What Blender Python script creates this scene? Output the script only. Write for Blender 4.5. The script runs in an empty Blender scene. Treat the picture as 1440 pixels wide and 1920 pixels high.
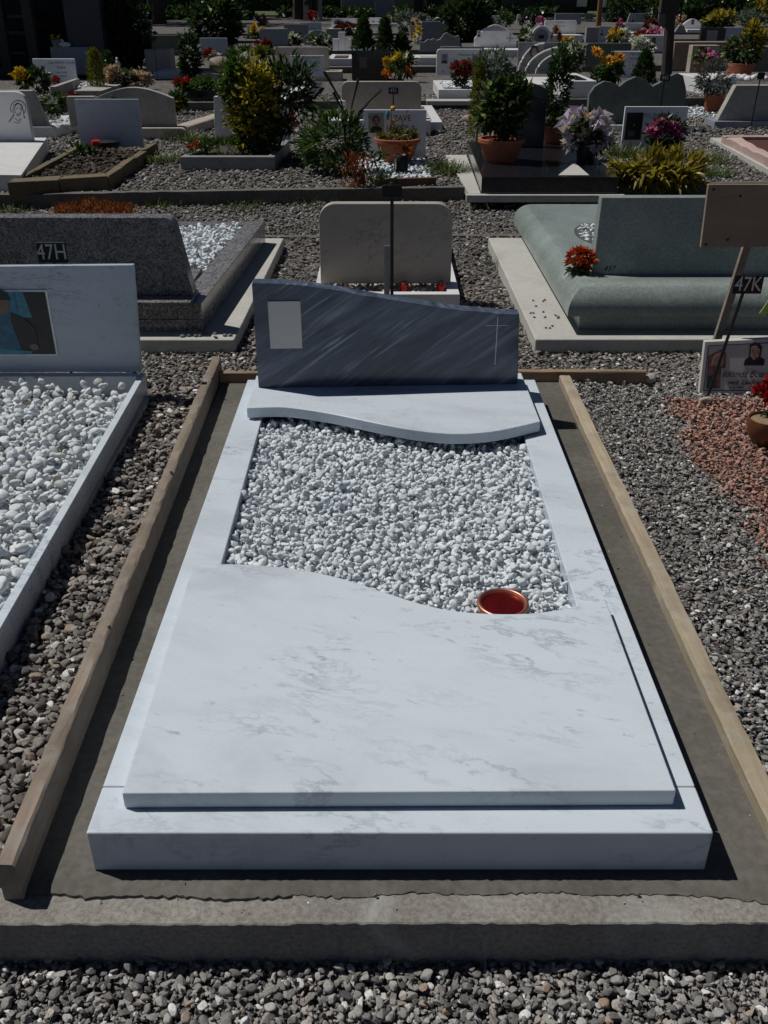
import bpy, bmesh, math, random
import numpy as np
from mathutils import Vector, Matrix, Euler
random.seed(7); rng = np.random.default_rng(7)
SC = bpy.context.scene; COL = SC.collection; R = math.radians

# ------------------------------------------------------------ camera, sky, sun, exposure
PITCH = math.atan(965/1750); CAMZ = 1.36
cam = bpy.data.objects.new('camera', bpy.data.cameras.new('camera')); COL.objects.link(cam)
cam.data.sensor_fit = 'VERTICAL'; cam.data.sensor_height = 36.0; cam.data.lens = 36*1750/1920
cam.data.clip_start = .05; cam.data.clip_end = 800
cam.location = (0, 0, CAMZ); cam.rotation_euler = (math.pi/2-PITCH, 0, 0)
SC.camera = cam
SUN = Vector((.050, -.0195, -.087)).normalized()            # the way the light travels
w = bpy.data.worlds.new('World'); SC.world = w; w.use_nodes = True
nt = w.node_tree; sky = nt.nodes.new('ShaderNodeTexSky'); sky.sky_type = 'NISHITA'
sky.sun_disc = False; sky.sun_elevation = math.asin(-SUN.z); sky.sun_rotation = math.atan2(-SUN.x, -SUN.y)
sky.altitude = 400; sky.air_density = .42; sky.dust_density = .25; sky.ozone_density = 1.5
bg = nt.nodes['Background']; bg.inputs['Strength'].default_value = .05
nt.links.new(sky.outputs[0], bg.inputs[0])
sl = bpy.data.lights.new('sun', 'SUN'); sl.energy = 5.0; sl.angle = R(.5); sl.color = (1, .955, .89)
so = bpy.data.objects.new('sun', sl); COL.objects.link(so)
so.rotation_euler = SUN.to_track_quat('-Z', 'Y').to_euler(); so.location = (-5, 3, 9)
vs = SC.view_settings; vs.view_transform = 'Standard'; vs.look = 'None'; vs.gamma = 1
vs.exposure = -.64
try: vs.use_curve_mapping = False
except Exception: pass
SC.cycles.max_bounces = 6; SC.cycles.diffuse_bounces = 3; SC.cycles.glossy_bounces = 3
SC.cycles.transparent_max_bounces = 4; SC.cycles.use_denoising = True

# ------------------------------------------------------------ layout helpers (pixel of the photo -> point of the place)
def _ray(px, py):
    x, y = (px-720)/1750, (960-py)/1750
    return x, math.cos(PITCH)+y*math.sin(PITCH), -math.sin(PITCH)+y*math.cos(PITCH)
def gp(px, py, z=.1):
    a, b, c = _ray(px, py); t = (z-CAMZ)/c
    return Vector((a*t, b*t, z))
def at(px, py, Y):
    a, b, c = _ray(px, py); t = Y/b
    return Vector((a*t, Y, CAMZ+c*t))

# ------------------------------------------------------------ object helpers
WL = {}
class MB:
    def __init__(s): s.v = []; s.f = []; s.m = []; s.n = 0
    def add(s, verts, faces, mi=0):
        verts = np.asarray(verts, float).reshape(-1, 3); o = s.n
        s.v.append(verts); s.n += len(verts)
        s.f += [tuple(i+o for i in f) for f in faces]; s.m += [mi]*len(faces); return s
    def box(s, x0, x1, y0, y1, z0, z1, mi=0):
        v = [(x, y, z) for z in (z0, z1) for y in (y0, y1) for x in (x0, x1)]
        return s.add(v, [(0, 2, 3, 1), (4, 5, 7, 6), (0, 1, 5, 4), (2, 6, 7, 3), (0, 4, 6, 2), (1, 3, 7, 5)], mi)
    def hexa(s, b, t, mi=0):                                  # four bottom and four top corners, same turn (ccw from above)
        return s.add(list(b)+list(t), [(3, 2, 1, 0), (4, 5, 6, 7), (0, 1, 5, 4), (1, 2, 6, 5), (2, 3, 7, 6), (3, 0, 4, 7)], mi)
    def prism_z(s, poly, z0, z1, mi=0):
        n = len(poly); v = [(p[0], p[1], z0) for p in poly]+[(p[0], p[1], z1) for p in poly]
        f = [tuple(range(n-1, -1, -1)), tuple(range(n, 2*n))]+[(i, (i+1) % n, n+(i+1) % n, n+i) for i in range(n)]
        return s.add(v, f, mi)
    def prism_y(s, prof, y0, y1, mi=0, lean=0.0):             # prof: (x,z) counter clockwise seen from -Y
        n = len(prof); zb = min(p[1] for p in prof)
        v = [(p[0], y0+lean*(p[1]-zb), p[1]) for p in prof]+[(p[0], y1+lean*(p[1]-zb), p[1]) for p in prof]
        f = [tuple(range(n)), tuple(range(2*n-1, n-1, -1))]+[(i, n+i, n+(i+1) % n, (i+1) % n) for i in range(n)]
        return s.add(v, f, mi)
    def prism_x(s, prof, x0, x1, mi=0):                       # prof: (y,z)
        n = len(prof); v = [(x0, p[0], p[1]) for p in prof]+[(x1, p[0], p[1]) for p in prof]
        f = [tuple(range(n-1, -1, -1)), tuple(range(n, 2*n))]+[(i, (i+1) % n, n+(i+1) % n, n+i) for i in range(n)]
        return s.add(v, f, mi)
    def lathe(s, cx, cy, prof, n=24, mi=0, sx=1, sy=1):
        k = len(prof); v = []
        for r, z in prof:
            for i in range(n):
                a = 2*math.pi*i/n; v.append((cx+sx*r*math.cos(a), cy+sy*r*math.sin(a), z))
        f = []
        for j in range(k-1):
            for i in range(n):
                i2 = (i+1) % n; f.append((j*n+i, j*n+i2, (j+1)*n+i2, (j+1)*n+i))
        f.append(tuple(range(n-1, -1, -1))); f.append(tuple((k-1)*n+i for i in range(n)))
        return s.add(v, f, mi)
    def tube(s, pts, rad, n=6, mi=0):
        pts = [Vector(p) for p in pts]; v = []; k = len(pts)
        if not hasattr(rad, '__len__'): rad = [rad]*k
        for i, p in enumerate(pts):
            d = (pts[min(i+1, k-1)]-pts[max(i-1, 0)]).normalized()
            a = d.cross(Vector((0, 0, 1)) if abs(d.z) < .9 else Vector((1, 0, 0))).normalized(); b = d.cross(a)
            for j in range(n):
                t = 2*math.pi*j/n; v.append(p+(a*math.cos(t)+b*math.sin(t))*rad[i])
        f = [(i*n+j, (i+1)*n+j, (i+1)*n+(j+1) % n, i*n+(j+1) % n) for i in range(k-1) for j in range(n)]
        f += [tuple(range(n)), tuple((k-1)*n+j for j in range(n-1, -1, -1))]
        return s.add(v, f, mi)
    def blob(s, c, r, seed=0, amp=.15, sub=2, mi=0):
        V, F = pebble_shape(seed, 7, sub, 5); V = V*np.asarray(r)+np.asarray(c)
        return s.add(V, F, mi)
    def leaves(s, P, D, L, W, mi=0, fold=.18, droop=.15):
        P = np.asarray(P); D = np.asarray(D); n = len(P)
        if n == 0: return s
        D = D/np.maximum(np.linalg.norm(D, axis=1, keepdims=True), 1e-6)
        U = rng.normal(size=(n, 3)); U[:, 2] += 1.2
        S = np.cross(D, U); S /= np.maximum(np.linalg.norm(S, axis=1, keepdims=True), 1e-6)
        N = np.cross(S, D)
        L = (np.asarray(L)*rng.uniform(.65, 1.2, n))[:, None]; W = (np.asarray(W)*rng.uniform(.7, 1.15, n))[:, None]
        v = np.stack([P, P+D*L*.45+S*W*.5+N*W*fold, P+D*L-N*L*droop, P+D*L*.45-S*W*.5+N*W*fold], 1).reshape(-1, 3)
        o = s.n; s.v.append(v); s.n += 4*n
        for i in range(n):
            k = o+4*i; s.f.append((k, k+1, k+2)); s.f.append((k, k+2, k+3))
        s.m += [mi]*(2*n); return s
    def blade(s, base, d, L, w0, bend=.5, seg=4, mi=0):       # one arching strap leaf
        b = Vector(base); d = Vector(d).normalized(); side = d.cross(Vector((0, 0, 1)))
        side = side.normalized() if side.length > 1e-3 else Vector((1, 0, 0)); v = []
        for i in range(seg+1):
            t = i/seg; p = b+d*(L*t)-Vector((0, 0, 1))*(bend*L*t*t)+Vector((d.x, d.y, 0))*(bend*.3*L*t*t)
            ww = w0*(1-t)**.7*(.6+1.2*t if t < .35 else 1.0)
            v += [p-side*ww*.5, p+side*ww*.5]
        return s.add([tuple(q) for q in v], [(2*i, 2*i+1, 2*i+3, 2*i+2) for i in range(seg)], mi)
    def build(s, name, mats, parent=None, bevel=0, seg=2, smooth=35, kind=None, label=None):
        me = bpy.data.meshes.new(name); off = WL[parent.name] if parent is not None else Vector((0, 0, 0))
        V = np.concatenate(s.v)-np.array(off); me.from_pydata(V.tolist(), [], s.f)
        if not isinstance(mats, (list, tuple)): mats = [mats]
        for m in mats: me.materials.append(m)
        me.polygons.foreach_set('material_index', s.m)
        if smooth is not None:
            me.polygons.foreach_set('use_smooth', [True]*len(s.f)); me.set_sharp_from_angle(angle=R(smooth))
        me.update()
        o = bpy.data.objects.new(name, me); COL.objects.link(o)
        if parent is not None: o.parent = parent
        WL[o.name] = off
        if bevel:
            b = o.modifiers.new('bevel', 'BEVEL'); b.width = bevel; b.segments = seg; b.limit_method = 'ANGLE'
            b.angle_limit = R(38); b.harden_normals = True
        if kind: o['kind'] = kind
        if label: o['label'] = label
        return o
def tag(o, label, cat, group=None, kind=None):
    if label: o['label'] = label
    if cat: o['category'] = cat
    if group: o['group'] = group
    if kind: o['kind'] = kind
    return o
def thing(name, label, cat, loc, group=None):
    o = bpy.data.objects.new(name, None); o.empty_display_size = .1; COL.objects.link(o); o.location = loc
    WL[o.name] = Vector(loc); return tag(o, label, cat, group)
def structure(name):
    o = bpy.data.objects.new(name, None); COL.objects.link(o); WL[o.name] = Vector((0, 0, 0)); o['kind'] = 'structure'; return o
def text(parent, s, p, size, mat, shear=0, align='CENTER', sx=1, ext=.0006, name='inscription'):
    cu = bpy.data.curves.new(name, 'FONT'); cu.body = s; cu.size = size; cu.align_x = align; cu.align_y = 'CENTER'
    cu.shear = shear; cu.extrude = ext; cu.resolution_u = 3; tmp = bpy.data.objects.new(name, cu); COL.objects.link(tmp)
    bpy.context.view_layer.update(); me = bpy.data.meshes.new_from_object(tmp.evaluated_get(bpy.context.evaluated_depsgraph_get()))
    bpy.data.objects.remove(tmp); bpy.data.curves.remove(cu); me.materials.clear(); me.materials.append(mat)
    o = bpy.data.objects.new(name, me); COL.objects.link(o); o.parent = parent
    o.location = Vector(p)-WL[parent.name]; o.rotation_euler = (math.pi/2, 0, 0); o.scale = (sx, 1, 1); WL[o.name] = Vector(p); return o

# ------------------------------------------------------------ pebble shapes, falling into place
def ico(sub):
    t = (1+5**.5)/2
    v = [np.array(p, float)/math.sqrt(1+t*t) for p in [(-1, t, 0), (1, t, 0), (-1, -t, 0), (1, -t, 0), (0, -1, t), (0, 1, t), (0, -1, -t), (0, 1, -t), (t, 0, -1), (t, 0, 1), (-t, 0, -1), (-t, 0, 1)]]
    f = [(0, 11, 5), (0, 5, 1), (0, 1, 7), (0, 7, 10), (0, 10, 11), (1, 5, 9), (5, 11, 4), (11, 10, 2), (10, 7, 6), (7, 1, 8), (3, 9, 4), (3, 4, 2), (3, 2, 6), (3, 6, 8), (3, 8, 9), (4, 9, 5), (2, 4, 11), (6, 2, 10), (8, 6, 7), (9, 8, 1)]
    for _ in range(sub):
        c = {}; g = []
        def mid(a, b):
            k = (min(a, b), max(a, b))
            if k not in c: m = v[a]+v[b]; v.append(m/np.linalg.norm(m)); c[k] = len(v)-1
            return c[k]
        for a, b, d in f:
            x, y, z = mid(a, b), mid(b, d), mid(d, a); g += [(a, x, z), (b, y, x), (d, z, y), (x, y, z)]
        f = g
    return np.array(v), f
_ICO = {}
def pebble_shape(seed, planes, sub, p):                       # a unit stone: softly intersected half spaces
    if sub not in _ICO: _ICO[sub] = ico(sub)
    V, F = _ICO[sub]; g = np.random.default_rng(seed)
    N = g.normal(size=(planes, 3)); N = np.concatenate([N, -N+g.normal(size=N.shape)*.35]); N /= np.linalg.norm(N, axis=1, keepdims=True)
    H = g.uniform(.72, 1.0, len(N)); q = np.maximum(V@N.T, 0)/H
    r = 1/np.maximum((q**p).sum(1)**(1/p), .35); r = np.minimum(r, 1.25)
    W = V*r[:, None]; W -= W.mean(0); W /= np.abs(W).max(0); return W, F
def broken_shape(seed):                                       # a crushed stone: the hull of a few points
    g = np.random.default_rng(seed); b = bmesh.new()
    for q in g.normal(size=(11, 3)): q = q/np.linalg.norm(q)*g.uniform(.8, 1.05); b.verts.new(q)
    bmesh.ops.convex_hull(b, input=b.verts); bmesh.ops.delete(b, geom=[v for v in b.verts if not v.link_faces], context='VERTS')
    bmesh.ops.bevel(b, geom=b.edges[:], offset=.09, segments=1, affect='EDGES'); bmesh.ops.triangulate(b, faces=b.faces[:]); b.verts.index_update()
    V = np.array([v.co[:] for v in b.verts]); F = [tuple(v.index for v in f.verts) for f in b.faces]; b.free(); V -= V.mean(0); return V/np.abs(V).max(0), F
def stone_protos(name, mat, n=9, planes=7, sub=2, p=7, seed=0, broken=0):
    c = bpy.data.collections.new(name+'_shapes')
    for i in range(n):
        V, F = broken_shape(seed+i*7) if i < broken else pebble_shape(seed+i*13, planes, sub, p); me = bpy.data.meshes.new(name)
        me.from_pydata(V.tolist(), [], F); me.materials.append(mat); me.polygons.foreach_set('use_smooth', [True]*len(F))
        if i < broken: me.set_sharp_from_angle(angle=R(24))
        c.objects.link(bpy.data.objects.new(name+'_shape', me))
    return c
def scatter(name, P, Rt, S, protos, label=None, cat=None):
    me = bpy.data.meshes.new(name); me.from_pydata(P.tolist(), [], [])
    for nm, A in (('rot', Rt), ('scl', S)):
        a = me.attributes.new(nm, 'FLOAT_VECTOR', 'POINT'); a.data.foreach_set('vector', np.ascontiguousarray(A, float).ravel())
    a = me.attributes.new('pick', 'INT', 'POINT'); a.data.foreach_set('value', rng.integers(0, len(protos.objects), len(P)).astype(np.int32))
    o = bpy.data.objects.new(name, me); COL.objects.link(o)
    ng = bpy.data.node_groups.new(name, 'GeometryNodeTree')
    ng.interface.new_socket('Geometry', in_out='INPUT', socket_type='NodeSocketGeometry'); ng.interface.new_socket('Geometry', in_out='OUTPUT', socket_type='NodeSocketGeometry')
    N = ng.nodes.new; L = ng.links.new
    gi, go, ip, ci = N('NodeGroupInput'), N('NodeGroupOutput'), N('GeometryNodeInstanceOnPoints'), N('GeometryNodeCollectionInfo')
    ci.inputs['Collection'].default_value = protos; ci.inputs['Separate Children'].default_value = True; ci.inputs['Reset Children'].default_value = True
    def attr(nm, t): q = N('GeometryNodeInputNamedAttribute'); q.data_type = t; q.inputs['Name'].default_value = nm; return q.outputs[0]
    L(gi.outputs[0], ip.inputs['Points']); L(ci.outputs[0], ip.inputs['Instance']); ip.inputs['Pick Instance'].default_value = True
    L(attr('pick', 'INT'), ip.inputs['Instance Index']); L(attr('rot', 'FLOAT_VECTOR'), ip.inputs['Rotation']); L(attr('scl', 'FLOAT_VECTOR'), ip.inputs['Scale'])
    L(ip.outputs[0], go.inputs[0]); o.modifiers.new('stones', 'NODES').node_group = ng
    o['kind'] = 'stuff'
    if label: o['label'] = label
    if cat: o['category'] = cat
    return o
def deposit(x0, x1, y0, y1, n, smin, smax, floor, res=.004, cand=3, inside=None, tilt=18, flat=(.8, .55), seed=1, sink=.72):
    """stones dropped one after the other on to a height field, each settling on the lowest of a few tries"""
    g = np.random.default_rng(seed); nx, ny = int((x1-x0)/res)+2, int((y1-y0)/res)+2
    X = x0+np.arange(nx)*res; Y = y0+np.arange(ny)*res
    H = floor(X[:, None], Y[None, :])+np.zeros((nx, ny)) if callable(floor) else np.full((nx, ny), float(floor))
    P = np.zeros((n, 3)); RT = np.zeros((n, 3)); S = np.zeros((n, 3)); k = 0
    a_all = smin*(smax/smin)**(g.random(n)**1.6); cx_all = g.uniform(x0, x1, (n, cand)); cy_all = g.uniform(y0, y1, (n, cand))
    yaw = g.uniform(0, 6.283, n); fb = g.uniform(flat[0]-.15, flat[0]+.15, n); fc = g.uniform(flat[1]-.13, flat[1]+.16, n)
    tx = g.normal(0, R(tilt), n); ty = g.normal(0, R(tilt), n)
    for i in range(n):
        a = a_all[i]*.5; b = a*fb[i]; c = a*fc[i]; m = (a+b)/2
        best = None; w = int(m*.8/res)+1
        for j in range(cand):
            cx, cy = cx_all[i, j], cy_all[i, j]
            if inside is not None and not inside(cx, cy, a): continue
            ix, iy = int((cx-x0)/res), int((cy-y0)/res)
            h = H[max(ix-w, 0):ix+w+1, max(iy-w, 0):iy+w+1]; hm = .55*h.max()+.45*h.mean()
            if best is None or hm < best[0]: best = (hm, cx, cy, ix, iy)
        if best is None: continue
        hm, cx, cy, ix, iy = best; W = int(m/res)+1
        i0, i1, j0, j1 = max(ix-W, 0), min(ix+W+1, nx), max(iy-W, 0), min(iy+W+1, ny)
        dx = (X[i0:i1]-cx)[:, None]; dy = (Y[j0:j1]-cy)[None, :]; q = 1-(dx*dx+dy*dy)/(m*m); ok = q > 0
        if not ok.any(): continue
        e = c*np.sqrt(np.where(ok, q, 0)); h = H[i0:i1, j0:j1]
        z = np.quantile((h+e)[ok], sink); H[i0:i1, j0:j1] = np.where(ok, np.maximum(h, z+e), h)
        P[k] = (cx, cy, z); RT[k] = (tx[i], ty[i], yaw[i]); S[k] = (a, b, c); k += 1
    return P[:k], RT[:k], S[:k]
def strew(x0, x1, y0, y1, n, smin, smax, z, seed=1, tilt=20, inside=None, flat=(.8, .55)):
    g = np.random.default_rng(seed); x = g.uniform(x0, x1, n); y = g.uniform(y0, y1, n)
    if inside is not None:
        ok = np.array([inside(a, b, 0) for a, b in zip(x, y)]); x, y = x[ok], y[ok]; n = len(x)
    a = .5*smin*(smax/smin)**(g.random(n)**1.6); S = np.stack([a, a*g.uniform(flat[0]-.15, flat[0]+.15, n), a*g.uniform(flat[1]-.13, flat[1]+.16, n)], 1)
    zz = (z(x, y) if callable(z) else z)+S[:, 2]*g.uniform(.1, 1.3, n)
    return np.stack([x, y, zz], 1), np.stack([g.normal(0, R(tilt), n), g.normal(0, R(tilt), n), g.uniform(0, 6.283, n)], 1), S
def cat3(*A): return [np.concatenate(q) for q in zip(*A)]

# ------------------------------------------------------------ materials
_M = {}
def nodes(name):
    m = bpy.data.materials.new(name); m.use_nodes = True; t = m.node_tree
    return m, t, t.nodes['Principled BSDF']
def nd(t, typ, **kw):
    n = t.nodes.new(typ)
    for k, v in kw.items():
        if k in n.inputs: n.inputs[k].default_value = v
        else: setattr(n, k, v)
    return n
def ramp(t, src, stops):
    r = t.nodes.new('ShaderNodeValToRGB'); e = r.color_ramp.elements
    while len(e) < len(stops): e.new(.5)
    for q, (p, c) in zip(e, stops):
        q.position = p; q.color = (*c, 1) if hasattr(c, '__len__') else (c, c, c, 1)
    t.links.new(src, r.inputs[0]); return r.outputs[0]
def coords(t, scale=(1, 1, 1), rot=(0, 0, 0), src='Object'):
    c = t.nodes.new('ShaderNodeTexCoord'); m = t.nodes.new('ShaderNodeMapping')
    m.inputs['Rotation'].default_value = rot; t.links.new(c.outputs[src], m.inputs[0])
    k = t.nodes.new('ShaderNodeMapping'); k.inputs['Scale'].default_value = scale; t.links.new(m.outputs[0], k.inputs[0]); return k.outputs[0]
def noise(t, vec, scale, detail=6, rough=.6, dist=0.0, out=0):
    n = nd(t, 'ShaderNodeTexNoise', Scale=scale, Detail=detail, Roughness=rough, Distortion=dist)
    t.links.new(vec, n.inputs['Vector']); return n.outputs[out]
def mix(t, fac, a, b, typ='MIX'):
    m = t.nodes.new('ShaderNodeMix'); m.data_type = 'RGBA'; m.blend_type = typ
    for s, v in ((0, fac), (6, a), (7, b)):
        if hasattr(v, 'is_output'): t.links.new(v, m.inputs[s])
        elif s == 0: m.inputs[0].default_value = v
        else: m.inputs[s].default_value = (*v, 1)
    return m.outputs[2]
def bump(t, b, h, strength=.3, dist=.01, prev=None):
    n = nd(t, 'ShaderNodeBump', Strength=strength, Distance=dist); t.links.new(h, n.inputs['Height'])
    if prev: t.links.new(prev, n.inputs['Normal'])
    t.links.new(n.outputs[0], b.inputs['Normal']); return n.outputs[0]
def marble(name, base=(.60, .675, .745), vein=(.30, .345, .41), rot=(0, 0, .5), scale=(1.6, 4.0, 3), amt=1.0, rough=.24, sss=.12):
    if name in _M: return _M[name]
    m, t, b = nodes(name); L = t.links.new
    v = coords(t, scale, rot); v2 = coords(t, (1, 1, 1), rot)
    n1 = noise(t, v, 2.2, 10, .70, .25); band = ramp(t, n1, [(.478, 0), (.498, .7), (.504, .7), (.527, 0)])
    n2 = noise(t, v2, 3.1, 5, .6, .6); msk = ramp(t, n2, [(.50, 0), (.66, .8)])
    n3 = noise(t, v, 13, 7, .70, .3); sp = ramp(t, n3, [(.585, 0), (.70, 1)])
    n5 = noise(t, v2, 5.0, 4, .6); m5 = ramp(t, n5, [(.47, 0), (.62, 1)])
    n4 = noise(t, v, 1.6, 8, .62, .5); cl = ramp(t, n4, [(.3, .84), (.5, 1.0), (.7, 1.04)])
    f1 = mix(t, 1, band, msk, 'MULTIPLY'); s1 = mix(t, 1, sp, m5, 'MULTIPLY'); f2 = mix(t, .95, f1, s1, 'ADD')
    f3 = mix(t, 1, f2, (.55*amt,)*3, 'MULTIPLY')
    c = mix(t, 1, base, cl, 'MULTIPLY'); sep = t.nodes.new('ShaderNodeRGBToBW'); L(f3, sep.inputs[0])
    mm = mix(t, sep.outputs[0], c, vein); L(mm, b.inputs['Base Color'])
    b.inputs['Roughness'].default_value = rough; b.inputs['Specular IOR Level'].default_value = .45
    if sss:
        b.inputs['Subsurface Weight'].default_value = sss; b.inputs['Subsurface Radius'].default_value = (1, .9, .8); b.inputs['Subsurface Scale'].default_value = .012
    g = noise(t, coords(t), 160, 3); r2 = ramp(t, g, [(.3, rough*.85), (.7, rough*1.25)]); L(r2, b.inputs['Roughness'])
    _M[name] = m; return m
def stone(name, c0, c1, scale=60, rough=.6, bmp=.12, big=.25, c2=None):
    """grained stone, concrete, plaster: two colours mixed by a fine grain, with broad weathering"""
    if name in _M: return _M[name]
    m, t, b = nodes(name); L = t.links.new; v = coords(t)
    g = noise(t, v, scale, 5, .7); f = ramp(t, g, [(.36, 0), (.64, 1)])
    c = mix(t, f, c0, c1); n = noise(t, v, 2.7, 6, .65, .3); wx = ramp(t, n, [(.28, 1-big), (.72, 1+big*.35)])
    c = mix(t, 1, c, wx, 'MULTIPLY')
    if c2:
        st = ramp(t, noise(t, v, 5.2, 7, .7, .6), [(.55, 0), (.72, .75)]); c = mix(t, st, c, c2)
    L(c, b.inputs['Base Color']); b.inputs['Roughness'].default_value = rough
    if bmp: bump(t, b, g, bmp, .004)
    _M[name] = m; return m
def granite(name, c0, c1, c2, scale=150, rough=.18):
    if name in _M: return _M[name]
    m, t, b = nodes(name); L = t.links.new; v = coords(t)
    vo = nd(t, 'ShaderNodeTexVoronoi', Scale=scale); L(v, vo.inputs['Vector'])
    sp = t.nodes.new('ShaderNodeSeparateColor'); L(vo.outputs['Color'], sp.inputs[0])
    c = ramp(t, sp.outputs[0], [(0, c0), (.45, c1), (.8, c2), (1, c1)])
    n = ramp(t, noise(t, v, 22, 4), [(.3, .7), (.7, 1.2)]); L(mix(t, 1, c, n, 'MULTIPLY'), b.inputs['Base Color'])
    b.inputs['Roughness'].default_value = rough; _M[name] = m; return m
def plain(name, c, rough=.5, metal=0, var=.15, scale=25, trans=0):
    if name in _M: return _M[name]
    m, t, b = nodes(name); v = coords(t); n = ramp(t, noise(t, v, scale, 4), [(.3, 1-var), (.7, 1+var)])
    t.links.new(mix(t, 1, c, n, 'MULTIPLY'), b.inputs['Base Color']); b.inputs['Roughness'].default_value = rough
    b.inputs['Metallic'].default_value = metal
    if trans: b.inputs['Transmission Weight'].default_value = trans
    _M[name] = m; return m
def wood(name, c0, c1, stain=None, axis='y', scale=1):
    if name in _M: return _M[name]
    m, t, b = nodes(name); L = t.links.new; sc = {'x': (2, 40, 40), 'y': (40, 2, 40), 'z': (40, 40, 2)}[axis]
    v = coords(t, tuple(q*scale for q in sc)); g = noise(t, v, 1.6, 8, .7, 1.2); c = mix(t, ramp(t, g, [(.3, 0), (.7, 1)]), c0, c1)
    o = coords(t); bl = ramp(t, noise(t, o, 4, 5, .6), [(.3, .72), (.7, 1.15)]); c = mix(t, 1, c, bl, 'MULTIPLY')
    if stain: c = mix(t, ramp(t, noise(t, o, 15, 7, .75, .5), [(.48, 0), (.66, .7)]), c, stain)
    L(c, b.inputs['Base Color']); b.inputs['Roughness'].default_value = .8; bump(t, b, g, .35, .004); _M[name] = m; return m
def leafm(name, stops, rough=.45, trans=.3):
    """leaf colours differ from leaf to leaf"""
    if name in _M: return _M[name]
    m, t, b = nodes(name); L = t.links.new; gn = t.nodes.new('ShaderNodeNewGeometry')
    c = ramp(t, gn.outputs['Random Per Island'], stops); L(c, b.inputs['Base Color']); b.inputs['Roughness'].default_value = rough
    if trans:
        tr = t.nodes.new('ShaderNodeBsdfTranslucent'); L(mix(t, 1, c, (1.3, 1.4, .7), 'MULTIPLY'), tr.inputs[0])
        ms = t.nodes.new('ShaderNodeMixShader'); ms.inputs[0].default_value = trans; L(b.outputs[0], ms.inputs[1]); L(tr.outputs[0], ms.inputs[2])
        L(ms.outputs[0], t.nodes['Material Output'].inputs[0])
    _M[name] = m; return m
def pebblem(name, stops, rough=.75, spec=.3, grain=.12):
    if name in _M: return _M[name]
    m, t, b = nodes(name); L = t.links.new; oi = t.nodes.new('ShaderNodeObjectInfo')
    c = ramp(t, oi.outputs['Random'], stops); g = noise(t, coords(t), 2.2, 6, .65, .5); k = ramp(t, g, [(.3, 1-grain*1.6), (.7, 1+grain)])
    L(mix(t, 1, c, k, 'MULTIPLY'), b.inputs['Base Color']); b.inputs['Roughness'].default_value = rough; b.inputs['Specular IOR Level'].default_value = spec
    bump(t, b, g, .2, .15); _M[name] = m; return m

def bardiglio(name):
    """polished blue-grey marble crossed by slanting pale streaks"""
    m, t, b = nodes(name); L = t.links.new
    v = coords(t, (2.0, 6, 17), (0, .56, 0)); v2 = coords(t)
    n1 = noise(t, v, 1.5, 9, .66, .7); a = ramp(t, n1, [(.36, (.035, .050, .078)), (.50, (.072, .095, .138)), (.60, (.125, .155, .205)), (.72, (.20, .235, .29))])
    n2 = noise(t, coords(t, (1.6, 6, 34), (0, .62, 0)), 1.9, 8, .6, .5); st = ramp(t, n2, [(.57, 0), (.63, .55), (.70, .8)]); msk = ramp(t, noise(t, v2, 4.5, 4, .55), [(.42, 0), (.62, 1)])
    f = mix(t, 1, st, msk, 'MULTIPLY'); w = t.nodes.new('ShaderNodeRGBToBW'); L(f, w.inputs[0])
    c = mix(t, w.outputs[0], a, (.34, .385, .45)); n3 = ramp(t, noise(t, v2, 3, 5, .6), [(.3, .75), (.7, 1.15)]); L(mix(t, 1, c, n3, 'MULTIPLY'), b.inputs['Base Color'])
    b.inputs['Roughness'].default_value = .22; _M[name] = m; return m
# ------------------------------------------------------------ palette
CARRARA = marble('carrara_marble', rot=(0, 0, .25), scale=(1.7, 3.6, 2.6), amt=2.2)
CARRARA_LID = marble('carrara_lid', rot=(0, 0, .30), scale=(1.35, 3.4, 2.4), amt=2.0)
BARDIGLIO = bardiglio('bardiglio')
PLAQUE_M = marble('plaque_marble', base=(.43, .495, .57), vein=(.07, .085, .11), rot=(0, -.12, 0), scale=(2.6, 3, 9), amt=1.9, rough=.35, sss=0)
BRIGHT_M = marble('bright_white_marble', base=(.84, .875, .905), vein=(.5, .53, .57), scale=(2, 3, 6), amt=.8, rough=.35, sss=0)
WHITE_M = marble('white_marble', base=(.70, .71, .71), vein=(.45, .46, .48), scale=(2, 3, 3), amt=.7, rough=.4, sss=0)
BEIGE_M = marble('beige_marble', base=(.42, .385, .345), vein=(.20, .185, .17), rot=(0, .5, 0), scale=(2.0, 3, 4), amt=2.2, rough=.45, sss=0)
TRAV = stone('travertine', (.50, .44, .37), (.42, .36, .30), 18, .6, .05)
GREYSTONE = stone('grey_stone', (.30, .30, .30), (.24, .24, .25), 30, .55, .05)
BLUEGREY = stone('bluegrey_stone', (.30, .33, .38), (.25, .28, .33), 26, .45, .05)
BROWNSTONE = stone('brown_stone', (.30, .23, .18), (.24, .18, .14), 22, .6, .05)
OLDSTONE = stone('weathered_stone', (.42, .40, .36), (.34, .32, .29), 20, .8, .15, c2=(.24, .23, .20))
GREEN_M = stone('green_marble', (.33, .39, .37), (.20, .245, .23), 110, .3, .02, .28, c2=(.38, .44, .42))
DKGREEN = stone('dark_green_stone', (.13, .155, .135), (.10, .12, .105), 24, .5, .05)
GRANITE = granite('brown_granite', (.045, .043, .045), (.175, .165, .165), (.34, .33, .33), 190)
BLACKG = granite('black_granite', (.006, .007, .010), (.012, .014, .020), (.022, .024, .034), 260, .12)
PAD = stone('concrete_pad', (.50, .50, .47), (.43, .43, .40), 45, .85, .1, .15)
KERBC = stone('kerb_concrete', (.18, .17, .152), (.32, .305, .278), 110, .9, .35, .28, c2=(.36, .365, .35))
KERBD = stone('dark_kerb_concrete', (.10, .095, .085), (.17, .16, .14), 60, .92, .3, .3)
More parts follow.
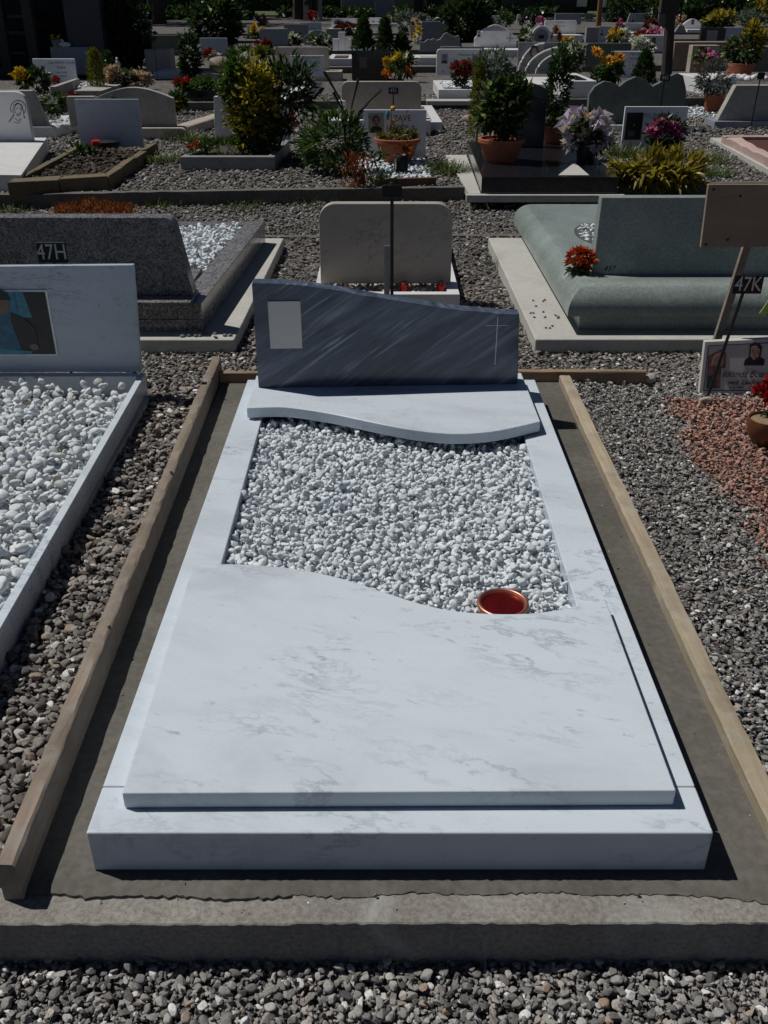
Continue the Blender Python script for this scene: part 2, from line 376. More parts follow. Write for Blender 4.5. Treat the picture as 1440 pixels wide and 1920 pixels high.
FRESH = stone('fresh_cement', (.098, .092, .080), (.14, .132, .117), 60, .85, .25, .35, c2=(.175, .167, .15))
SOIL = stone('dark_soil', (.035, .028, .022), (.06, .05, .04), 50, .95, .5)
FORM_D = wood('form_wood_grey', (.18, .14, .11), (.32, .26, .205), (.31, .29, .27))
FORM_L = wood('form_wood_pale', (.29, .235, .155), (.42, .355, .26), (.36, .35, .32))
FORM_B = wood('form_wood_plank', (.24, .16, .095), (.38, .275, .175), None, 'x')
COPPER = plain('copper', (.55, .235, .17), .42, .85, .08); CUPRED = plain('red_glass', (.15, .006, .006), .28, .5, .25)
TERRA = plain('terracotta', (.36, .11, .055), .8, 0, .15); BLACKM = plain('black_metal', (.012, .012, .013), .5, .3)
GREYM = plain('galvanised_bar', (.33, .34, .36), .5, .6); LETTER = plain('dark_letters', (.025, .025, .028), .5); WHITEL = plain('white_digits', (.62, .62, .60), .6)
GREYP = plain('flat_grey', (.62, .60, .57), .55, 0, .02)
SKIN = plain('print_skin', (.34, .215, .17), .4, 0, .35, 60); HAIR = plain('print_hair', (.03, .022, .02), .4); SUIT = plain('print_dark', (.010, .012, .017), .35, 0, .5, 40)
PBLUE = plain('print_blue', (.012, .10, .17), .3, 0, .4, 40); PCYAN = plain('print_cyan', (.03, .20, .29), .3, 0, .35, 30); PPALE = plain('print_pale', (.55, .56, .55), .4); PGREEN = plain('print_green', (.35, .42, .32), .4); PWHITE = plain('print_border', (.75, .76, .77), .4)
G_STEM = leafm('stem_green', [(0, (.035, .07, .02)), (1, (.06, .10, .03))], .6, .1)
BARK = plain('bark', (.06, .045, .033), .9, 0, .3, 14)

# ------------------------------------------------------------ the ground: one gravel sheet, rows raised behind kerbs
def gravel_ground_mat():
    m, t, b = nodes('gravel_ground'); L = t.links.new; v = coords(t)
    vo = nd(t, 'ShaderNodeTexVoronoi', Scale=42.0); L(noise(t, v, 9, 2, .5, 0, 1), vo.inputs['Vector']) if False else L(v, vo.inputs['Vector'])
    s = t.nodes.new('ShaderNodeSeparateColor'); L(vo.outputs['Color'], s.inputs[0])
    c = ramp(t, s.outputs[0], [(0, (.075, .07, .065)), (.35, (.14, .131, .122)), (.7, (.21, .198, .186)), (.93, (.29, .275, .26)), (1, (.45, .44, .43))])
    e = ramp(t, vo.outputs['Distance'], [(.1, 1.0), (.55, .45)]); c = mix(t, 1, c, e, 'MULTIPLY')
    n = ramp(t, noise(t, v, .9, 5), [(.3, .75), (.7, 1.1)]); L(mix(t, 1, c, n, 'MULTIPLY'), b.inputs['Base Color'])
    b.inputs['Roughness'].default_value = .9; bump(t, b, vo.outputs['Distance'], -1.0, .012); return m
GROUND = gravel_ground_mat()
m = MB(); m.add([(-160, -4, 0), (160, -4, 0), (160, 320, 0), (-160, 320, 0)], [(0, 1, 2, 3)]); m.build('ground', GROUND, kind='structure', smooth=None)
SL = .085
def kline(Y0): return lambda x: Y0+SL*x
K1F, K2B = .955, lambda x: 5.74+.02*x
K3F, K4B = kline(7.365), kline(12.05)
K5F, K6B = kline(14.05), kline(18.9)
K7F, K8B = kline(21.2), kline(26)
K9F, K10B = kline(28.2), kline(33); K11F, K12B = kline(35.5), kline(40); K13F, K14B = kline(42.5), kline(50)
def terrace(y0, y1, X, z=.085):
    f0 = y0 if callable(y0) else (lambda x: y0)
    m = MB(); m.prism_z([(-X, f0(-X)), (X, f0(X)), (X, y1(X)), (-X, y1(-X))], -.02, z); m.build('terrace', GROUND, kind='structure', smooth=None)
terrace(1.02, K2B, 7)
for a, b, X in ((K3F, K4B, 9), (K5F, K6B, 12), (K7F, K8B, 18), (K9F, K10B, 22), (K11F, K12B, 26), (K13F, K14B, 32)): terrace(a, b, X)
# kerbs: separate concrete stones end to end
def rough_bar(m, x0, x1, yf, yb, z0, z1, amp=.003, n=14, seed=0):
    """a stone bar whose long top edges are chipped and uneven"""
    g = np.random.default_rng(seed); f = yf if callable(yf) else (lambda x: yf); k = yb if callable(yb) else (lambda x: yb); v = []
    for i in range(n+1):
        x = x0+(x1-x0)*i/n; e = g.normal(0, amp, 4)
        v += [(x, f(x), z0), (x, f(x)+e[0]*.5, z1-.0018+e[1]*.4), (x, f(x)+.0018+abs(e[2])*.4, z1+e[1]*.3), (x, k(x), z1+e[3]*.3), (x, k(x), z0)]
    F = [(5*i+j, 5*i+5+j, 5*i+5+(j+1) % 5, 5*i+(j+1) % 5) for i in range(n) for j in range(5)]
    F = [tuple(reversed(q)) for q in F]+[(0, 1, 2, 3, 4), (5*n+4, 5*n+3, 5*n+2, 5*n+1, 5*n)]
    return m.add(v, F)
def kerb(yf, wd, X0, X1, L, z1, mat, joint=0.0, amp=.003, n=12):
    root = structure('kerb'); f = yf if callable(yf) else (lambda x: yf)
    x = joint-L*math.ceil((joint-X0)/L); i = 0
    while x < X1:
        m = MB(); dz = random.uniform(-.003, .003)
        rough_bar(m, x+.0002, x+L-.0002, f, lambda q: f(q)+wd, -.02, z1+dz, amp, n, seed=int(abs(x*91))+i); m.build('kerb_stone', mat, root, smooth=30); x += L; i += 1
kerb(K1F, .11, -1.2, 1.9, 1.0, .1075, KERBC, joint=-.145, amp=.0013, n=90)
kerb(lambda x: K2B(x)-.0, .05, -3.4, 3.4, 1.0, .098, KERBD, .2)
kerb(lambda x: K3F(x)-.07, .07, -4.5, 4.5, 1.0, .105, KERBD, .1)
kerb(lambda x: K4B(x), .06, -6, 6, 1.0, .095, KERBD, .3)
kerb(lambda x: K5F(x)-.09, .09, -7, 7, 1.0, .115, KERBD, .5, n=4)
kerb(lambda x: K7F(x)-.1, .1, -12, 12, 2.0, .115, KERBD, .5, n=4)
kerb(lambda x: K9F(x)-.1, .1, -14, 14, 2.0, .115, KERBD, .5, n=4)

# ------------------------------------------------------------ the new tomb and its formwork
def cement_bed():
    g = np.random.default_rng(3); pts = []; x = -.60
    while x < .70:
        base = 1.003+.004*math.sin(x*7)+.0025*math.sin(x*31)+g.normal(0, .0016)
        if x > .56: base -= .018*min((x-.56)/.06, 1)
        pts.append((x, base)); x += g.uniform(.004, .010)
    n = len(pts); v = []; 
    for (x, y) in pts: v += [(x, y, .104), (x, y+.0015, .1105+g.normal(0, .0006)), (x, y+.014, .113+g.normal(0, .0008)), (x, 1.06, .113)]
    F = [(4*i+j, 4*i+4+j, 4*i+5+j, 4*i+1+j) for i in range(n-1) for j in range(3)]
    m = MB(); m.add(v, F); m.box(-.60, .70, 1.0601, 3.27, -.02, .113); m.build('cement_bed', FRESH, kind='structure', smooth=50)
cement_bed()
root = root_form = thing('formwork', 'rough wooden formwork boards nailed round the fresh cement of the new white tomb', 'formwork', (0, 1.0, .1))
def board(name, pts, th, z0, z1, mat, seed, n=26, amp=.0025, along='y'):
    """an old sawn board with chipped arrises; pts: inner edge (a, b) along its length"""
    g = np.random.default_rng(seed); v = []; P0, P1 = pts
    for i in range(n+1):
        t = i/n; a = P0[0]+(P1[0]-P0[0])*t; b = P0[1]+(P1[1]-P0[1])*t; e = g.normal(0, amp, 5); c = .004
        zt = z1+.0012*math.sin(4*t*3.1+seed)
        q = [(a, b, z0), (a+e[0]*.5, b, zt-c+e[1]), (a+(c+abs(e[2]))*(1 if th > 0 else -1), b, zt+e[1]*.3), (a+th*.93+e[3]*.5, b, zt+e[4]*.4), (a+th, b, zt-.005), (a+th, b, z0)]
        if along == 'x': q = [(b_, a_, z_) for a_, b_, z_ in q]
        v += q
    F = [(6*i+j, 6*i+6+j, 6*i+6+(j+1) % 6, 6*i+(j+1) % 6) for i in range(n) for j in range(6)]
    if (th > 0) != (along == 'x'): F = [tuple(reversed(f)) for f in F]
    caps = [tuple(range(6)), tuple(6*n+j for j in range(5, -1, -1))]
    if (th > 0) != (along == 'x'): pass
    else: caps = [tuple(reversed(c)) for c in caps]
    m = MB(); m.add(v, F+caps); return m.build(name, mat, root, smooth=40)
board('board', ((-.571, 1.0), (-.610, 3.335)), -.031, .085, .187, FORM_D, 5, 90, .0013).__setitem__('label', 'grey cement-stained board')
board('board', ((.648, .93), (.645, 3.245)), .040, .085, .143, FORM_L, 8, 80, .0010).__setitem__('label', 'pale yellowish board with cement smears')
board('board', ((3.252, -.606), (3.266, .968)), .019, .07, .153, FORM_B, 11, 20, .0008, 'x').__setitem__('label', 'long clean plank behind the headstone')
# cement smears stuck on the pale board
# the tomb
TX0, TX1, TY0, TY1 = -.473, .523, 1.050, 3.055
tomb = thing('tomb', 'new white marble tomb with wavy cover slab and dark blue-grey headstone in front', 'tomb', (.025, 2.05, .113))
b3 = .0022
m = MB(); m.box(TX0, TX1, TY0, 1.1495, .1135, .2); m.build('front_rail', CARRARA, tomb, .0035, 3)
m = MB(); m.prism_z([(TX0+.0003, 1.151), (-.3775, 1.151), (-.386, 3.0), (-.395, TY1), (TX0+.0003, TY1)], .1135, .1995); m.build('side_rail', CARRARA, tomb, b3)
m = MB(); m.prism_z([(.417, 1.151), (TX1-.0003, 1.151), (TX1-.0003, TY1), (.424, TY1), (.424, 2.6)], .1135, .1995); m.build('side_rail', CARRARA, tomb, b3)
m = MB(); m.box(-.394, .4235, 2.95, TY1-.002, .1135, .199); m.build('back_rail', CARRARA, tomb, b3)
def spline(P, n=6):
    out = []
    for i in range(len(P)-1):
        p0, p1, p2, p3 = P[max(i-1, 0)], P[i], P[i+1], P[min(i+2, len(P)-1)]
        for k in range(n):
            t = k/n; out.append(tuple(.5*(2*b+(c-a)*t+(2*a-5*b+4*c-d)*t*t+(3*b-a-3*c+d)*t**3) for a, b, c, d in zip(p0, p1, p2, p3)))
    return out+[tuple(P[-1])]
wave = spline([(.473, 1.656), (.381, 1.620), (.300, 1.603), (.222, 1.602), (.145, 1.613), (.079, 1.638), (0, 1.683), (-.094, 1.737), (-.192, 1.775), (-.277, 1.791), (-.351, 1.797), (-.433, 1.795)], 3)
m = MB(); m.prism_z([(-.4235, 1.100), (.4735, 1.106)]+wave, .2015, .235); m.build('cover_slab', CARRARA_LID, tomb, .0028, 3)
wv = spline([(-.428, 2.702), (-.333, 2.711), (-.265, 2.698), (-.164, 2.659), (-.065, 2.608), (.032, 2.558), (.126, 2.522), (.219, 2.507), (.314, 2.522), (.397, 2.558), (.472, 2.599)], 3)
m = MB(); m.prism_z(wv+[(.468, 3.015), (-.432, 2.99)], .2055, .2395); m.build('upper_slab', CARRARA, tomb, .0028, 3)
m = MB(); m.box(-.41, .44, 2.80, 2.98, .199, .2053); m.build('mortar_bed', FRESH, tomb)
top = spline([(.4315, .477), (.382, .478), (.325, .484), (.251, .491), (.179, .501), (.107, .514), (.022, .528), (-.065, .543), (-.143, .559), (-.235, .573), (-.321, .582), (-.41, .585)], 3)
m = MB(); m.prism_y([(-.411, .2398), (.4425, .2398)]+top, 2.874, 2.929)
for a in m.v: a[:, 1] += .04*(a[:, 0]+.411)
hs = m.build('headstone', BARDIGLIO, tomb, .003, 3)
def hsY(x): return 2.874+.04*(x+.411)
m = MB(); m.prism_y([(-.364, .374), (-.262, .374), (-.262, .528), (-.364, .528)], 2.8688, 2.8738)
for a in m.v: a[:, 1] += .04*(a[:, 0]+.411)
m.build('portrait_plaque', GREYP, hs, .001)
m = MB(); m.box(.3615, .3640, hsY(.36)-.0012, hsY(.36)+.004, .308, .468); m.box(.326, .3612, hsY(.34)-.0012, hsY(.34)+.005, .4395, .4412); m.box(.3643, .399, hsY(.38)-.0012, hsY(.38)+.005, .4395, .4412)
m.build('engraved_cross', plain('pale_engraving', (.60, .63, .66), .6), hs)
# copper vase sunk in the pebbles
v = thing('vase', 'round copper flower vase with red inside sunk in white pebbles', 'vase', (.257, 1.672, .15))
m = MB(); rim = [(.0445, .205), (.0462, .2125)]+[(.0520+.0046*math.cos(a), .2125+.0046*math.sin(a)) for a in np.linspace(math.pi, -.6, 9)]+[(.053, .204), (.048, .19), (.046, .118)]
m.lathe(.257, 1.672, rim, 48); m.build('rim', COPPER, v, smooth=60)
m = MB(); m.lathe(.257, 1.672, [(.0468, .2085), (.044, .16), (.040, .122), (.002, .1195)], 40); m.build('cup', CUPRED, v, smooth=60)
# white pebbles of the new tomb
WPEB = pebblem('white_pebble', [(0, (.56, .63, .68)), (.25, (.64, .705, .755)), (.7, (.72, .78, .825)), (1, (.79, .835, .87))], .6, .35, .05)
PROTO_W = stone_protos('white_pebble', WPEB, 18, 4, 2, 15, 100, broken=5)
def in_bed(x, y, a):
    r = a*.45
    if (x-.257)**2+(y-1.672)**2 < (.056+r)**2: return False
    xl = -.3775-.0055*(y-1.15)/1.0; xr = .417+.0065*(y-1.15)/1.4
    return xl+r < x < xr-r
bed = deposit(-.40, .435, 1.56, 2.74, 13500, .011, .027, lambda x, y: .146+.016*np.clip(1-np.abs(y-2.66)/.12, 0, 1)*np.clip((.25-x)/.5, 0, 1), .0032, 3, in_bed, 24, (.78, .62), 5)
scatter('pebbles', *bed, PROTO_W, 'bed of clean white pebbles inside the new tomb between its two slabs', 'pebbles')
m = MB(); m.prism_z([(-.376, 1.3), (.19, 1.3), (.19, 1.75), (.325, 1.75), (.325, 1.3), (.4165, 1.3), (.4165, 2.949), (-.376, 2.949)], .1135, .148); m.build('bed_base', WHITE_M, tomb)

# ------------------------------------------------------------ the grave beside it with larger white pebbles
lg = thing('tomb', 'white marble grave edging with upright bluish plaque and photo, filled with large white pebbles', 'tomb', (-1.25, 2.2, .1))
m = MB(); m.hexa([(-.822, .9, .08), (-.800, .9, .08), (-.845, 3.12, .08), (-.867, 3.12, .08)], [(-.812, .9, .2), (-.790, .9, .2), (-.840, 3.12, .2), (-.862, 3.12, .2)]); m.build('side_rail', CARRARA, lg, .0015)
m = MB(); m.box(-1.75, -.866, 3.085, 3.12, .08, .2); m.build('back_rail', CARRARA, lg, .0015)
m = MB(); m.box(-1.75, -.823, .9, 3.084, .06, .130); m.build('bed_base', PAD, lg)
m = MB(); m.prism_y([(-1.70, .2005), (-.858, .2005), (-.838, .577), (-1.70, .569)], 3.128, 3.150); pl = m.build('headstone', PLAQUE_M, lg, .0012)
m = MB(); Y = 3.1265
m.box(-1.40, -1.140, Y-.004, Y+.0012, .263, .493, 0)                                    # border
m.prism_y([(-1.40, .268), (-1.146, .268), (-1.146, .488), (-1.40, .488)], Y-.0052, Y-.0042, 1)
m.prism_y([(-1.40, .40), (-1.205, .40), (-1.222, .488), (-1.40, .488)], Y-.0060, Y-.0053, 2)
m.prism_y([(-1.285, .40), (-1.278, .40), (-1.278, .488), (-1.285, .488)], Y-.0066, Y-.0061, 3)
m.prism_y([(-1.252, .40), (-1.248, .40), (-1.248, .488), (-1.252, .488)], Y-.0066, Y-.0061, 3)
m.prism_y([(-1.40, .27), (-1.262, .27), (-1.268, .395), (-1.29, .415), (-1.40, .42)], Y-.0072, Y-.0067, 3)
m.prism_y([(-1.265, .30), (-1.20, .29), (-1.20, .36), (-1.235, .40), (-1.275, .42), (-1.28, .39)], Y-.0078, Y-.0073, 1)
m.prism_y([(-1.40, .268), (-1.235, .268), (-1.222, .28), (-1.40, .296)], Y-.0084, Y-.0079, 2)
m.prism_y([(-1.30+.028*math.cos(a), .448+.038*math.sin(a)) for a in np.linspace(0, 6.0, 14)], Y-.0090, Y-.0085, 4)
m.prism_y([(-1.30+.034*math.cos(a), .457+.040*math.sin(a)) for a in np.linspace(.1, 3.05, 10)], Y-.0096, Y-.0091, 1)
m.prism_y([(-1.215+.016*math.cos(a), .296+.012*math.sin(a)) for a in np.linspace(0, 5.5, 9)], Y-.0096, Y-.0091, 4)
m.build('portrait', [PWHITE, SUIT, PCYAN, PBLUE, plain('print_skin_dark', (.16, .11, .085), .4)], pl)
WPEB2 = pebblem('white_cobble', [(0, (.46, .48, .46)), (.1, (.58, .625, .655)), (.5, (.68, .73, .77)), (.95, (.77, .805, .835)), (1, (.60, .55, .49))], .6, .35, .10)
PROTO_C = stone_protos('white_cobble', WPEB2, 10, 6, 2, 5, 300)
bed2 = deposit(-1.62, -.81, 1.25, 3.10, 7600, .018, .042, lambda x, y: .128+.030*np.clip((y-2.2)/.9, 0, 1)+.036*np.clip((y-2.85)/.2, 0, 1)+0*x, .005, 3, lambda x, y, a: x < -.815-.0235*(y-.9)-a*.45 and y < 3.083-a*.45, 24, (.8, .62), 6)
scatter('pebbles', *bed2, PROTO_C, 'large rounded white pebbles filling the grave below the bluish plaque', 'pebbles')

# ------------------------------------------------------------ grey gravel round the graves
GPEB = pebblem('grey_gravel', [(0, (0.084, 0.078, 0.074)), (.25, (0.162, 0.152, 0.142)), (.5, (0.241, 0.226, 0.212)), (.72, (0.302, 0.280, 0.255)), (.86, (0.381, 0.361, 0.339)), (.94, (0.314, 0.241, 0.185)), (.965, (0.582, 0.571, 0.560)), (1, (0.762, 0.762, 0.762))], .85, .2, .24)
PROTO_G = stone_protos('gravel_stone', GPEB, 16, 5, 2, 7, 500, broken=4)
GPEB3 = pebblem('bluish_gravel', [(0, (0.111, 0.108, 0.107)), (.25, (0.195, 0.191, 0.186)), (.5, (0.280, 0.272, 0.263)), (.72, (0.364, 0.354, 0.339)), (.86, (0.455, 0.443, 0.428)), (.91, (0.351, 0.247, 0.182)), (.93, (0.429, 0.403, 0.370)), (.955, (0.715, 0.715, 0.715)), (1, (0.780, 0.780, 0.780))], .85, .2, .24)
PROTO_A = stone_protos('crushed_stone', GPEB3, 18, 4, 2, 22, 700, broken=13)
front = deposit(-.72, .72, .80, .965, 6800, .007, .022, .002, .003, 3, None, 20, (.78, .5), 11, .58)
def clear(x, y):
    if -.62 < x < .70 and y < 3.262: return False
    if x < -.80-.02*(y-1) and y < 3.15: return False
    return True
lft = deposit(-.88, -.60, .98, 3.3, 6000, .011, .032, lambda x, y: .086+.018*np.clip((x+.75)/.12, 0, 1)+0*y, .0045, 3, lambda x, y, a: x < -.588-.0167*(y-1)-.03-a*.5 and x > -.80-.02*(y-1)+a*.3, 15, (.78, .44), 12, .58)
rgt = deposit(.68, 1.75, .95, 3.4, 30000, .007, .020, lambda x, y: .092+.022*np.clip((.95-x)/.25, 0, 1)+0*y, .004, 2, lambda x, y, a: x > .69+a*.4 and x < .62+.45*y and not (2.0 < y < 3.1 and x > 1.0+.035*math.sin(y*9)+.02*math.sin(y*31)), 18, (.78, .46), 13, .58)
bck = deposit(-1.0, 1.8, 3.27, 4.6, 17000, .011, .026, .090, .005, 2, lambda x, y, a: not (-.9 > x and y < 3.2), 16, (.78, .46), 14, .58)
scatter('gravel', *cat3(lft, bck), PROTO_G, 'rounded grey-brown gravel between the graves', 'gravel')
scatter('gravel', *cat3(front, rgt), PROTO_A, 'crushed bluish grey gravel along the kerb and beside the board', 'gravel')
RPEB = pebblem('red_chipping', [(0, (0.244, 0.128, 0.098)), (.4, (0.403, 0.226, 0.177)), (.75, (0.488, 0.299, 0.244)), (.95, (0.537, 0.366, 0.305)), (1, (0.415, 0.378, 0.354))], .9, .15, .15)
PROTO_R = stone_protos('red_chipping', RPEB, 12, 4, 2, 24, 900, broken=11)
red = deposit(.95, 2.0, 1.98, 3.12, 14000, .008, .022, .098, .004, 2, lambda x, y, a: x > .99+.035*math.sin(y*9)+.02*math.sin(y*31)+.03*math.sin(x*140+y*190), 26, (.76, .5), 15)
scatter('red_gravel', *red, PROTO_R, 'patch of brick-red stone chippings on the grave with the framed photographs', 'gravel')

# crumbs fallen on the cement, the boards' feet and the kerb
def on_cement(x, y, a): return (x < -.478 or x > .528 or y < 1.045) and y > 1.0
cr = strew(-.56, .64, 1.0, 3.2, 420, .002, .007, .1132, 61, 30, on_cement)
cr2 = strew(-.9, 1.2, .962, 1.005, 60, .002, .006, .1076, 62, 30)
scatter('crumbs', *cat3(cr, cr2), PROTO_A, 'grit and crumbs lying on the fresh cement and kerb', 'grit')

for x, y in ((-.585, 1.62), (-.596, 2.35), (-.601, 2.36), (-.604, 3.1)):
    m = MB(); m.lathe(x, y, [(.0045, .1865), (.0045, .1885), (.002, .1892)], 8); m.build('nail', BLACKM, root_form)
# ------------------------------------------------------------ second row: tombs seen from behind
def round_rect_stack(m, x0, x1, y0, y1, prof, mi=0):
    """nested rectangles (inset, z): a slab whose rim is moulded on all four sides with mitred corners"""
    v = []
    for d, z in prof: v += [(x0+d, y0+d, z), (x1-d, y0+d, z), (x1-d, y1-d, z), (x0+d, y1-d, z)]
    F = [(4*i+j, 4*i+(j+1) % 4, 4*i+4+(j+1) % 4, 4*i+4+j) for i in range(len(prof)-1) for j in range(4)]
    k = 4*(len(prof)-1); F += [(3, 2, 1, 0), (k, k+1, k+2, k+3)]
    return m.add(v, F)
def rrect(x0, x1, z0, z1, r, n=6, bottom=False):
    P = [(x0, z0), (x1, z0)]
    P += [(x1-r+r*math.cos(a), z1-r+r*math.sin(a)) for a in np.linspace(0, math.pi/2, n)]
    P += [(x0+r-r*math.cos(a), z1-r+r*math.sin(a)) for a in np.linspace(math.pi/2, 0, n)]
    return P
# brown granite tomb
t = thing('tomb', 'polished brown-grey granite tomb seen from behind on a pale concrete pad', 'tomb', (-1.5, 4.4, .1))
m = MB(); m.prism_z([(-2.4, 3.635), (-.605, 3.635), (-.60, 3.86), (-.575, 5.45), (-2.4, 5.45)], .06, .15); m.build('concrete_pad', PAD, t, .006, 2)
m = MB(); m.prism_z([(-2.4, 3.74), (-.748, 3.74), (-.668, 5.34), (-2.4, 5.34)], .1505, .2); m.build('base', GRANITE, t, .002)
m = MB(); m.prism_z([(-.845, 3.74), (-.746, 3.74), (-.666, 5.34), (-.765, 5.34)], .2005, .268); m.build('side_rail', GRANITE, t, .003)
m = MB(); m.box(-2.4, -.765, 5.25, 5.338, .2005, .266); m.build('end_rail', GRANITE, t, .003)
m = MB(); m.box(-2.4, -.848, 3.742, 4.34, .2005, .255); m.build('cover_slab', GRANITE, t, .003)
m = MB(); m.prism_z([(-2.4, 3.70), (-.78, 3.70), (-.78, 3.90), (-2.4, 3.90)], .2555, .285); m.build('plinth', GRANITE, t, .004)
m = MB(); m.prism_y([(-2.3, .2855), (-.785, .2855), (-.835, .565)]+[(-.872+.034*math.cos(a), .562+.034*math.sin(a)) for a in np.linspace(.2, math.pi/2, 5)]+[(-2.3, .598)], 3.80, 3.88); m.build('headstone', GRANITE, t, .003)
m = MB(); m.box(-2.3, -.77, 4.342, 5.248, .2004, .235); m.build('bed_base', PAD, t)
pb = deposit(-1.35, -.76, 4.345, 5.25, 1500, .02, .04, .232, .006, 2, lambda x, y, a: x < -.845+.05*(y-3.74)-.01, 20, (.8, .6), 21)
scatter('pebbles', *pb, PROTO_W, 'white pebbles filling the brown granite tomb', 'pebbles')
# beige headstone straight behind
t = thing('tomb', 'beige marble headstone with rounded shoulders seen from behind on a low white plinth', 'tomb', (.01, 4.7, .1))
m = MB(); m.prism_y(rrect(-.297, .313, .181, .545, .075, 9), 4.36, 4.415); m.build('headstone', BEIGE_M, t, .004, 3)
m = MB(); m.box(-.322, .345, 4.195, 4.24, .07, .178); m.build('end_rail', WHITE_M, t, .003)
m = MB(); m.box(-.322, -.27, 4.2405, 5.5, .07, .1775); m.build('side_rail', WHITE_M, t, .003)
m = MB(); m.box(.29, .345, 4.2405, 5.5, .07, .1775); m.build('side_rail', WHITE_M, t, .003)
m = MB(); m.box(-.269, .289, 4.241, 5.45, .07, .15); m.build('bed_base', PAD, t)
PPEB = pebblem('pinkish_pebble', [(0, (.45, .36, .32)), (.5, (.58, .49, .44)), (1, (.68, .63, .58))], .7, .3, .1)
PROTO_P = stone_protos('pinkish_pebble', PPEB, 8, 6, 2, 9, 1100)
pb = deposit(-.262, .282, 4.245, 5.4, 2200, .014, .032, .148, .005, 2, None, 22, (.8, .6), 22)
scatter('pebbles', *pb, PROTO_P, 'pinkish white pebbles under the beige headstone', 'pebbles')
REDG = plain('red_glass_lamp', (.42, .008, .012), .15, 0, .1)
for (px, py, r, lab) in ((757, 543, .022, 'small red grave candle among pinkish pebbles beside the black pole'), (826, 541, .020, 'small red grave candle among pinkish pebbles near the end of the plinth')):
    q = gp(px, py, .165); q.y = 4.30
    t = thing('grave_candle', lab, 'candle', q, 'red candles under the beige headstone')
    m = MB(); m.lathe(q.x, q.y, [(r*.8, q.z-.005), (r, q.z+.012), (r, q.z+.03), (r*.8, q.z+.036)], 14); m.build('cup', REDG, t)
    m = MB(); m.lathe(q.x, q.y, [(r*.82, q.z+.0362), (r*.5, q.z+.046), (.003, q.z+.049)], 14); m.build('lid', COPPER, t)
# green marble tomb
t = thing('tomb', 'pale green marble tomb with bullnose rim on a wide concrete pad', 'tomb', (1.5, 4.6, .1))
m = MB(); m.prism_z([(.612, 3.64), (2.6, 3.64), (2.6, 5.46), (.60, 5.46)], .06, .15); m.build('concrete_pad', PAD, t, .006, 2)
m = MB(); m.box(.808, 2.6, 3.765, 5.42, .1505, .222); m.build('base', GREEN_M, t, .002)
pr = [(.0, .2225), (-.035, .2226)]+[(-.035+.105*(1-math.cos(a)), .235+.105*math.sin(a)) for a in np.linspace(0, math.pi/2, 10)]+[(.11, .335), (.17, .328)]
m = MB(); round_rect_stack(m, .782, 2.6, 3.745, 5.50, pr); m.build('cover_slab', GREEN_M, t, smooth=30)
m = MB(); m.hexa([(.885, 3.96, .326), (2.5, 3.96, .326), (2.5, 4.05, .326), (.885, 4.05, .326)], [(.895, 3.985, .640), (2.5, 3.985, .640), (2.5, 4.04, .640), (.895, 4.04, .640)]); gh = m.build('headstone', GREEN_M, t, .004, 2)
text(gh, '457', (.955, 3.961, .352), .032, LETTER, .2)
m = MB(); el = [(1.08+.13*math.cos(a), 4.72+.25*math.sin(a)) for a in np.linspace(0, 6.1, 24)]
m.prism_z(el, .3285, .331); m.build('bed_base', plain('recess_shade', (.08, .09, .085), .5), t)  # flat dark oval whose rim paints the shaded wall of the hole
pb = deposit(.97, 1.19, 4.5, 4.95, 260, .014, .026, .322, .006, 2, lambda x, y, a: ((x-1.08)/.115)**2+((y-4.72)/.235)**2 < 1, 20, (.8, .6), 23)
scatter('pebbles', *pb, PROTO_W, 'white pebbles in the oval recess of the green tomb', 'pebbles')
g = np.random.default_rng(4)
m = MB()
for _ in range(16): m.blob((g.uniform(.63, .76), g.uniform(3.66, 4.2), .154), (.006, .005, .004), int(g.integers(99)), sub=1)
for _ in range(10): m.blob((g.uniform(-.86, -.62), g.uniform(3.65, 3.72), .155), (.010, .008, .006), int(g.integers(99)), sub=1)
m.build('loose_stones', GPEB3, kind='stuff')

# ------------------------------------------------------------ number tags on stakes, sign, framed photographs
def number_tag(label, s, c, wh, foot, size, rot=0.0, bar=None):
    """black plate with white digits on a thin black stake"""
    t = thing('number_tag', label, 'number tag', foot, 'black number tags on stakes')
    W, H = wh
    if s is None:
        m = MB(); m.prism_y(rrect(c[0]-W/2, c[0]+W/2, c[2]-H/2, c[2]+H/2, H*.25, 4), c[1]-.006, c[1]+.004)
    else: m = MB(); m.box(c[0]-W/2, c[0]+W/2, c[1]-.006, c[1]+.004, c[2]-H/2, c[2]+H/2)
    p = m.build('plate', BLACKM, t, .002)
    m = MB(); m.tube([foot, (c[0], c[1]+.008, c[2]+H*.3)], .0055 if bar is None else bar, 6); m.build('stake', BLACKM, t)
    if s: text(p, s, (c[0], c[1]-.0066, c[2]), size, WHITEL, 0, sx=.8, name='number')
    return t
c = at(98, 473, 3.38); number_tag('tag with 47H on a black plate above the bluish plaque', '47H', c, (.105, .072), (c.x-.01, 3.39, .09), .078)
c = at(735, 358, 4.17); number_tag('blank black tag seen from behind, beige headstone behind its stake', None, c, (.088, .05), (.036, 4.155, .09), 0, bar=.0085)
c = at(1402, 533, 3.10); number_tag('tag with 47K on a black plate beside the wooden sign', '47K', c, (.098, .062), (c.x-.075, 3.09, .09), .068)
m = MB(); m.box(.000, .026, 4.172, 4.178, .08, .40); tag(m.build('metal_bar', GREYM, bevel=.001), 'flat grey metal bar standing against the beige headstone', 'metal bar')
t = thing('wooden_sign', 'tan wooden board on a leaning stake seen from behind', 'sign', (1.22, 3.34, .1))
m = MB(); m.hexa([(1.106, 3.30, .594), (1.46, 3.30, .600), (1.46, 3.316, .600), (1.106, 3.316, .594)], [(1.098, 3.30, .806), (1.46, 3.30, .806), (1.46, 3.316, .806), (1.098, 3.316, .806)])
